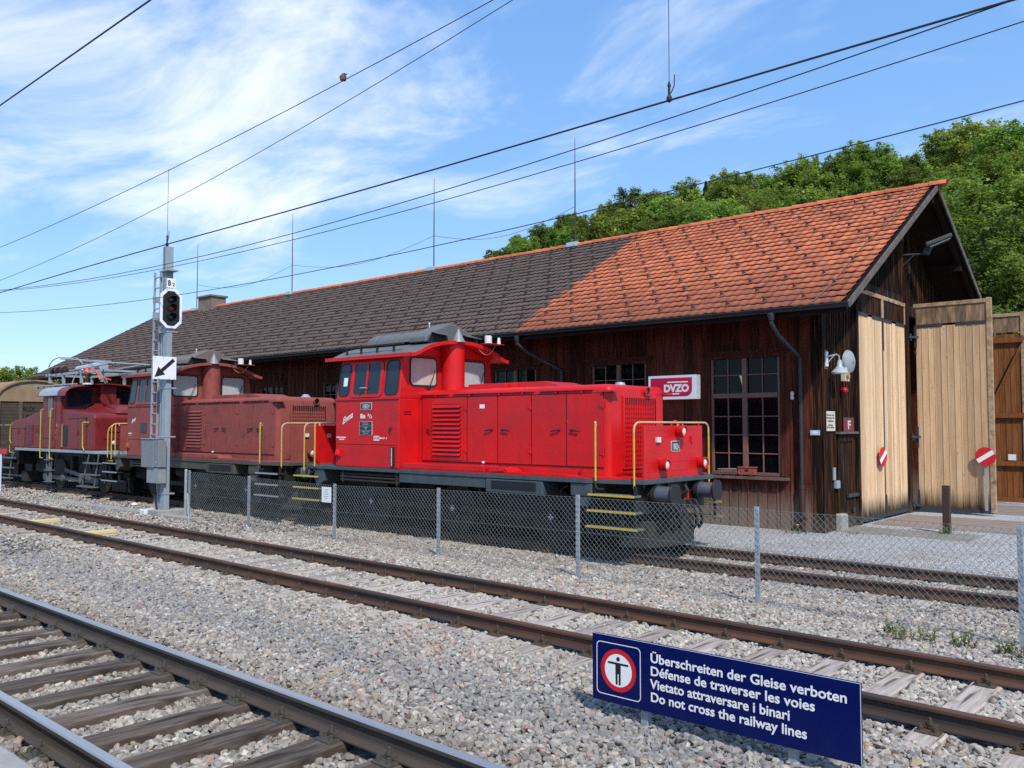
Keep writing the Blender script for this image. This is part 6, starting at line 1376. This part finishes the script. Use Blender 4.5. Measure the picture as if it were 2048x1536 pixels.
def crownmesh(name, V, cols, m):
    n = len(V)//4; me = bpy.data.meshes.new(name); me.vertices.add(n*4); me.vertices.foreach_set('co', V.ravel().astype(np.float32)); me.loops.add(n*4); me.polygons.add(n)
    me.loops.foreach_set('vertex_index', np.arange(n*4, dtype=np.int32)); me.polygons.foreach_set('loop_start', np.arange(n, dtype=np.int32)*4)
    a = me.attributes.new('tint','FLOAT','FACE'); a.data.foreach_set('value', cols.astype(np.float32)); me.materials.append(m); me.update(calc_edges=True); return me
def quads(P, Nn, size, g, aspect=1.0):
    n = len(P); t = g.normal(size=(n,3)); a = np.cross(Nn, t); a /= np.linalg.norm(a,axis=1)[:,None]+1e-9; b = np.cross(Nn, a)
    s = (size*g.uniform(.55,1.25,n))[:,None]; a = a*s*aspect; b = b*s
    bend = Nn*s*.25
    V = np.empty((n,4,3)); V[:,0] = P-a-b*.35; V[:,1] = P+a*.15-b+bend; V[:,2] = P+a+b*.35; V[:,3] = P-a*.15+b+bend
    return V.reshape(-1,3)
def broadleaf(seed, H, Rr, n, size):
    # leaf sprays along many rising limbs, so the outline is uneven and has gaps
    g = np.random.default_rng(seed); L = 64; bx, by = g.normal(0,.6,2)
    z0 = H*g.uniform(.18,.86,L); a = g.uniform(0,6.28,L); u = z0/H; el = np.radians(g.uniform(12,50,L)+u*25)
    ln = Rr*(1.15*np.sin(np.pi*(.30+.58*u)))*g.uniform(.62,1.18,L)
    k = g.choice(L, n, p=(ln**1.6)/(ln**1.6).sum()); t = .28+.76*g.random(n)**.75
    d = np.column_stack([np.cos(a)*np.cos(el), np.sin(a)*np.cos(el), np.sin(el)])[k]
    sg = (.10*ln[k]+.20)[:,None]*(1.25-.75*t)[:,None]
    P = d*(ln[k]*t)[:,None]; P[:,2] += z0[k]-.10*ln[k]*t**2; P += g.normal(size=(n,3))*sg*np.array([1.25,1.25,.75]); P[:,0] += bx*P[:,2]/H; P[:,1] += by*P[:,2]/H
    Nn = np.array([0,0,.75])+d*.5+g.normal(0,.5,(n,3)); Nn /= np.linalg.norm(Nn,axis=1)[:,None]
    cl = g.random(L)[k]*.55+g.random(n)*.45
    return quads(P, Nn, size, g), cl
def conifer(seed, H, Rr, n, size):
    g = np.random.default_rng(seed); u = g.random(n)**.75; lv = np.floor(u*19)/19+g.normal(0,.02,n); z = H*(.16+.84*np.clip(lv,0,1)); a = g.uniform(0,6.28,n)
    spoke = np.round(a/(.57))*.57+g.normal(0,.12,n); rm = Rr*(1-np.clip(lv,0,1))**.85*(.75+.35*np.sin(spoke*3+lv*40)); f = np.sqrt(g.random(n)); r = rm*f
    P = np.column_stack([r*np.cos(spoke), r*np.sin(spoke), z-.28*r+g.normal(0,.12,n)])
    Nn = np.column_stack([np.cos(spoke)*.3, np.sin(spoke)*.3, np.ones(n)])+g.normal(0,.45,(n,3)); Nn /= np.linalg.norm(Nn,axis=1)[:,None]
    return quads(P, Nn, size, g, .6), g.random(n)*.6+.4*f
def trunkmb(H, r, seed, limbs):
    g = random.Random(seed); q = MB(); q.tube([(0,0,-1),(.1,.05,H*.3),(-.05,.1,H*.6),(0,0,H*.93)],[r,r*.8,r*.5,r*.1],8)
    for i in range(limbs):
        z = H*g.uniform(.25,.7); a = g.uniform(0,6.28); l = H*g.uniform(.15,.3); q.tube([(0,0,z),(math.cos(a)*l*.5,math.sin(a)*l*.5,z+l*.35),(math.cos(a)*l,math.sin(a)*l,z+l*.8)],[r*.4,r*.25,r*.06],6)
    return q
PROTO = {}
def proto(kind, i, near):
    key = (kind,i,near)
    if key not in PROTO:
        if kind == 'beech': V, c = broadleaf(100+i, 20, 5.6+.4*(i%3), 16000 if near else 9000, .20 if near else .28); m = crownmesh('crown', V, c, beechm); tm = trunkmb(20,.33,i,7)
        else: V, c = conifer(300+i, 24, 4.2+.4*i, 9000 if near else 4500, .30 if near else .42); m = crownmesh('crown', V, c, firm); tm = trunkmb(24,.30,i,0)
        o = tm.build('trunk', barkm); tme = o.data; bpy.data.objects.remove(o); PROTO[key] = (m, tme)
    return PROTO[key]
def tree(kind, i, near, x, y, z, s, rz, label, group, name):
    m, tme = proto(kind, i, near); t = thing(name, label, 'tree', (x,y,z), group); t.rotation_euler = (0,0,rz); t.scale = (s*rnd.uniform(.9,1.1), s*rnd.uniform(.9,1.1), s)
    for nme, me in (('crown',m),('trunk',tme)):
        o = bpy.data.objects.new(nme, me); C.objects.link(o); o.parent = t
    return t
def roofline(px):  # rough silhouette of the shed in photo pixels, to leave out what it hides
    return float(np.interp(px, [300,420,870,1150,1875,1990,1992,2048,2500], [645,612,545,495,368,590,600,640,900]))
def forest():
    g = random.Random(5); pts = []
    tries = 0
    while len(pts) < 640 and tries < 90000:
        tries += 1; k = g.uniform(-.085,.72); dr = ridge_d(k); t = g.random()**.62; d = 66+(dr+6-66)*t; r = k*d
        px = 1024+1720*k; h = hill_h(r,d); H = 15
        tt = (h+H-2.07)/d; py = 850-1720*tt
        if py > roofline(px)+14: continue
        sp = 4.6 if d < 130 else 5.2
        if any((r-a)**2+(d-b)**2 < sp*sp for a,b,*_ in pts): continue
        pts.append((r,d,h,k))
    pts.sort(key=lambda p: p[1]); print('trees', len(pts), tries); far = []
    for i,(r,d,h,k) in enumerate(pts):
        x,y = cam2w(r,d); con = g.random() < (.10 if k > .1 else .14); near = d < 125
        s = g.choice((.48,.58,.66,.74,.9))*g.uniform(.92,1.08)
        if i >= 285: far.append((x,y,h,s*(.8 if con else 1),g.uniform(0,6.28),5+i%3 if con else i%5)); continue
        if con: tree('fir', i%3, near, x,y,h,s*g.uniform(.7,.9),g.uniform(0,6.28),'dark pointed conifer among the bright beeches on the hillside','conifers on the hillside','fir_tree')
        else: tree('beech', i%5, near, x,y,h,s,g.uniform(0,6.28),'round crowned light green beech on the wooded hillside','beeches on the hillside','beech_tree')
    if far:
        col = bpy.data.collections.new('far_tree_shapes')
        for j in range(8):
            o = bpy.data.objects.new('%d_far_tree' % j, proto('beech' if j < 5 else 'fir', j if j < 5 else j-5, False)[0]); col.objects.link(o)
        F = np.array(far); n = len(F)
        scatter('far_wood', F[:,:3].copy(), np.column_stack([np.zeros(n),np.zeros(n),F[:,4]]), np.column_stack([F[:,3]]*3), F[:,5].astype(int), col, 'distant wood on the upper slope reading as one green mass', 'wood')
    # low far trees at the left edge
    for i,(px,d,s) in enumerate(((-60,190,.74),(8,185,.74),(32,200,.80),(70,175,.68),(104,180,.68),(140,190,.62),(170,185,.55),(220,200,.5))):
        k = (px-1024)/1720; x,y = cam2w(k*d,d); tree('beech', i%5, False, x,y,-.5,s,g.uniform(0,6.28),'rounded green tree beyond the goods wagon at the left','trees beyond the goods wagon','beech_tree')
    for i,(px,d,s) in enumerate(((52,330,.62),(62,335,.7),(84,330,.64),(128,340,.66),(20,335,.6))):
        k = (px-1024)/1720; x,y = cam2w(k*d,d); tree('fir', i%3, False, x,y,3,s,g.uniform(0,6.28),'far bluish conifer on the skyline beyond the goods wagon','far conifers at the left','fir_tree')
    for px,py,d,s in ((2030,560,62,.42),(1990,560,70,.40),(2085,560,60,.45)):
        k = (px-1024)/1720; r = k*d; x,y = cam2w(r,d); tree('beech', 1, True, x,y,max(0,hill_h(r,d)),s,g.uniform(0,6.28),'bright green bushy tree just behind the gates at the right','bushy trees behind the gates','beech_tree')
forest()
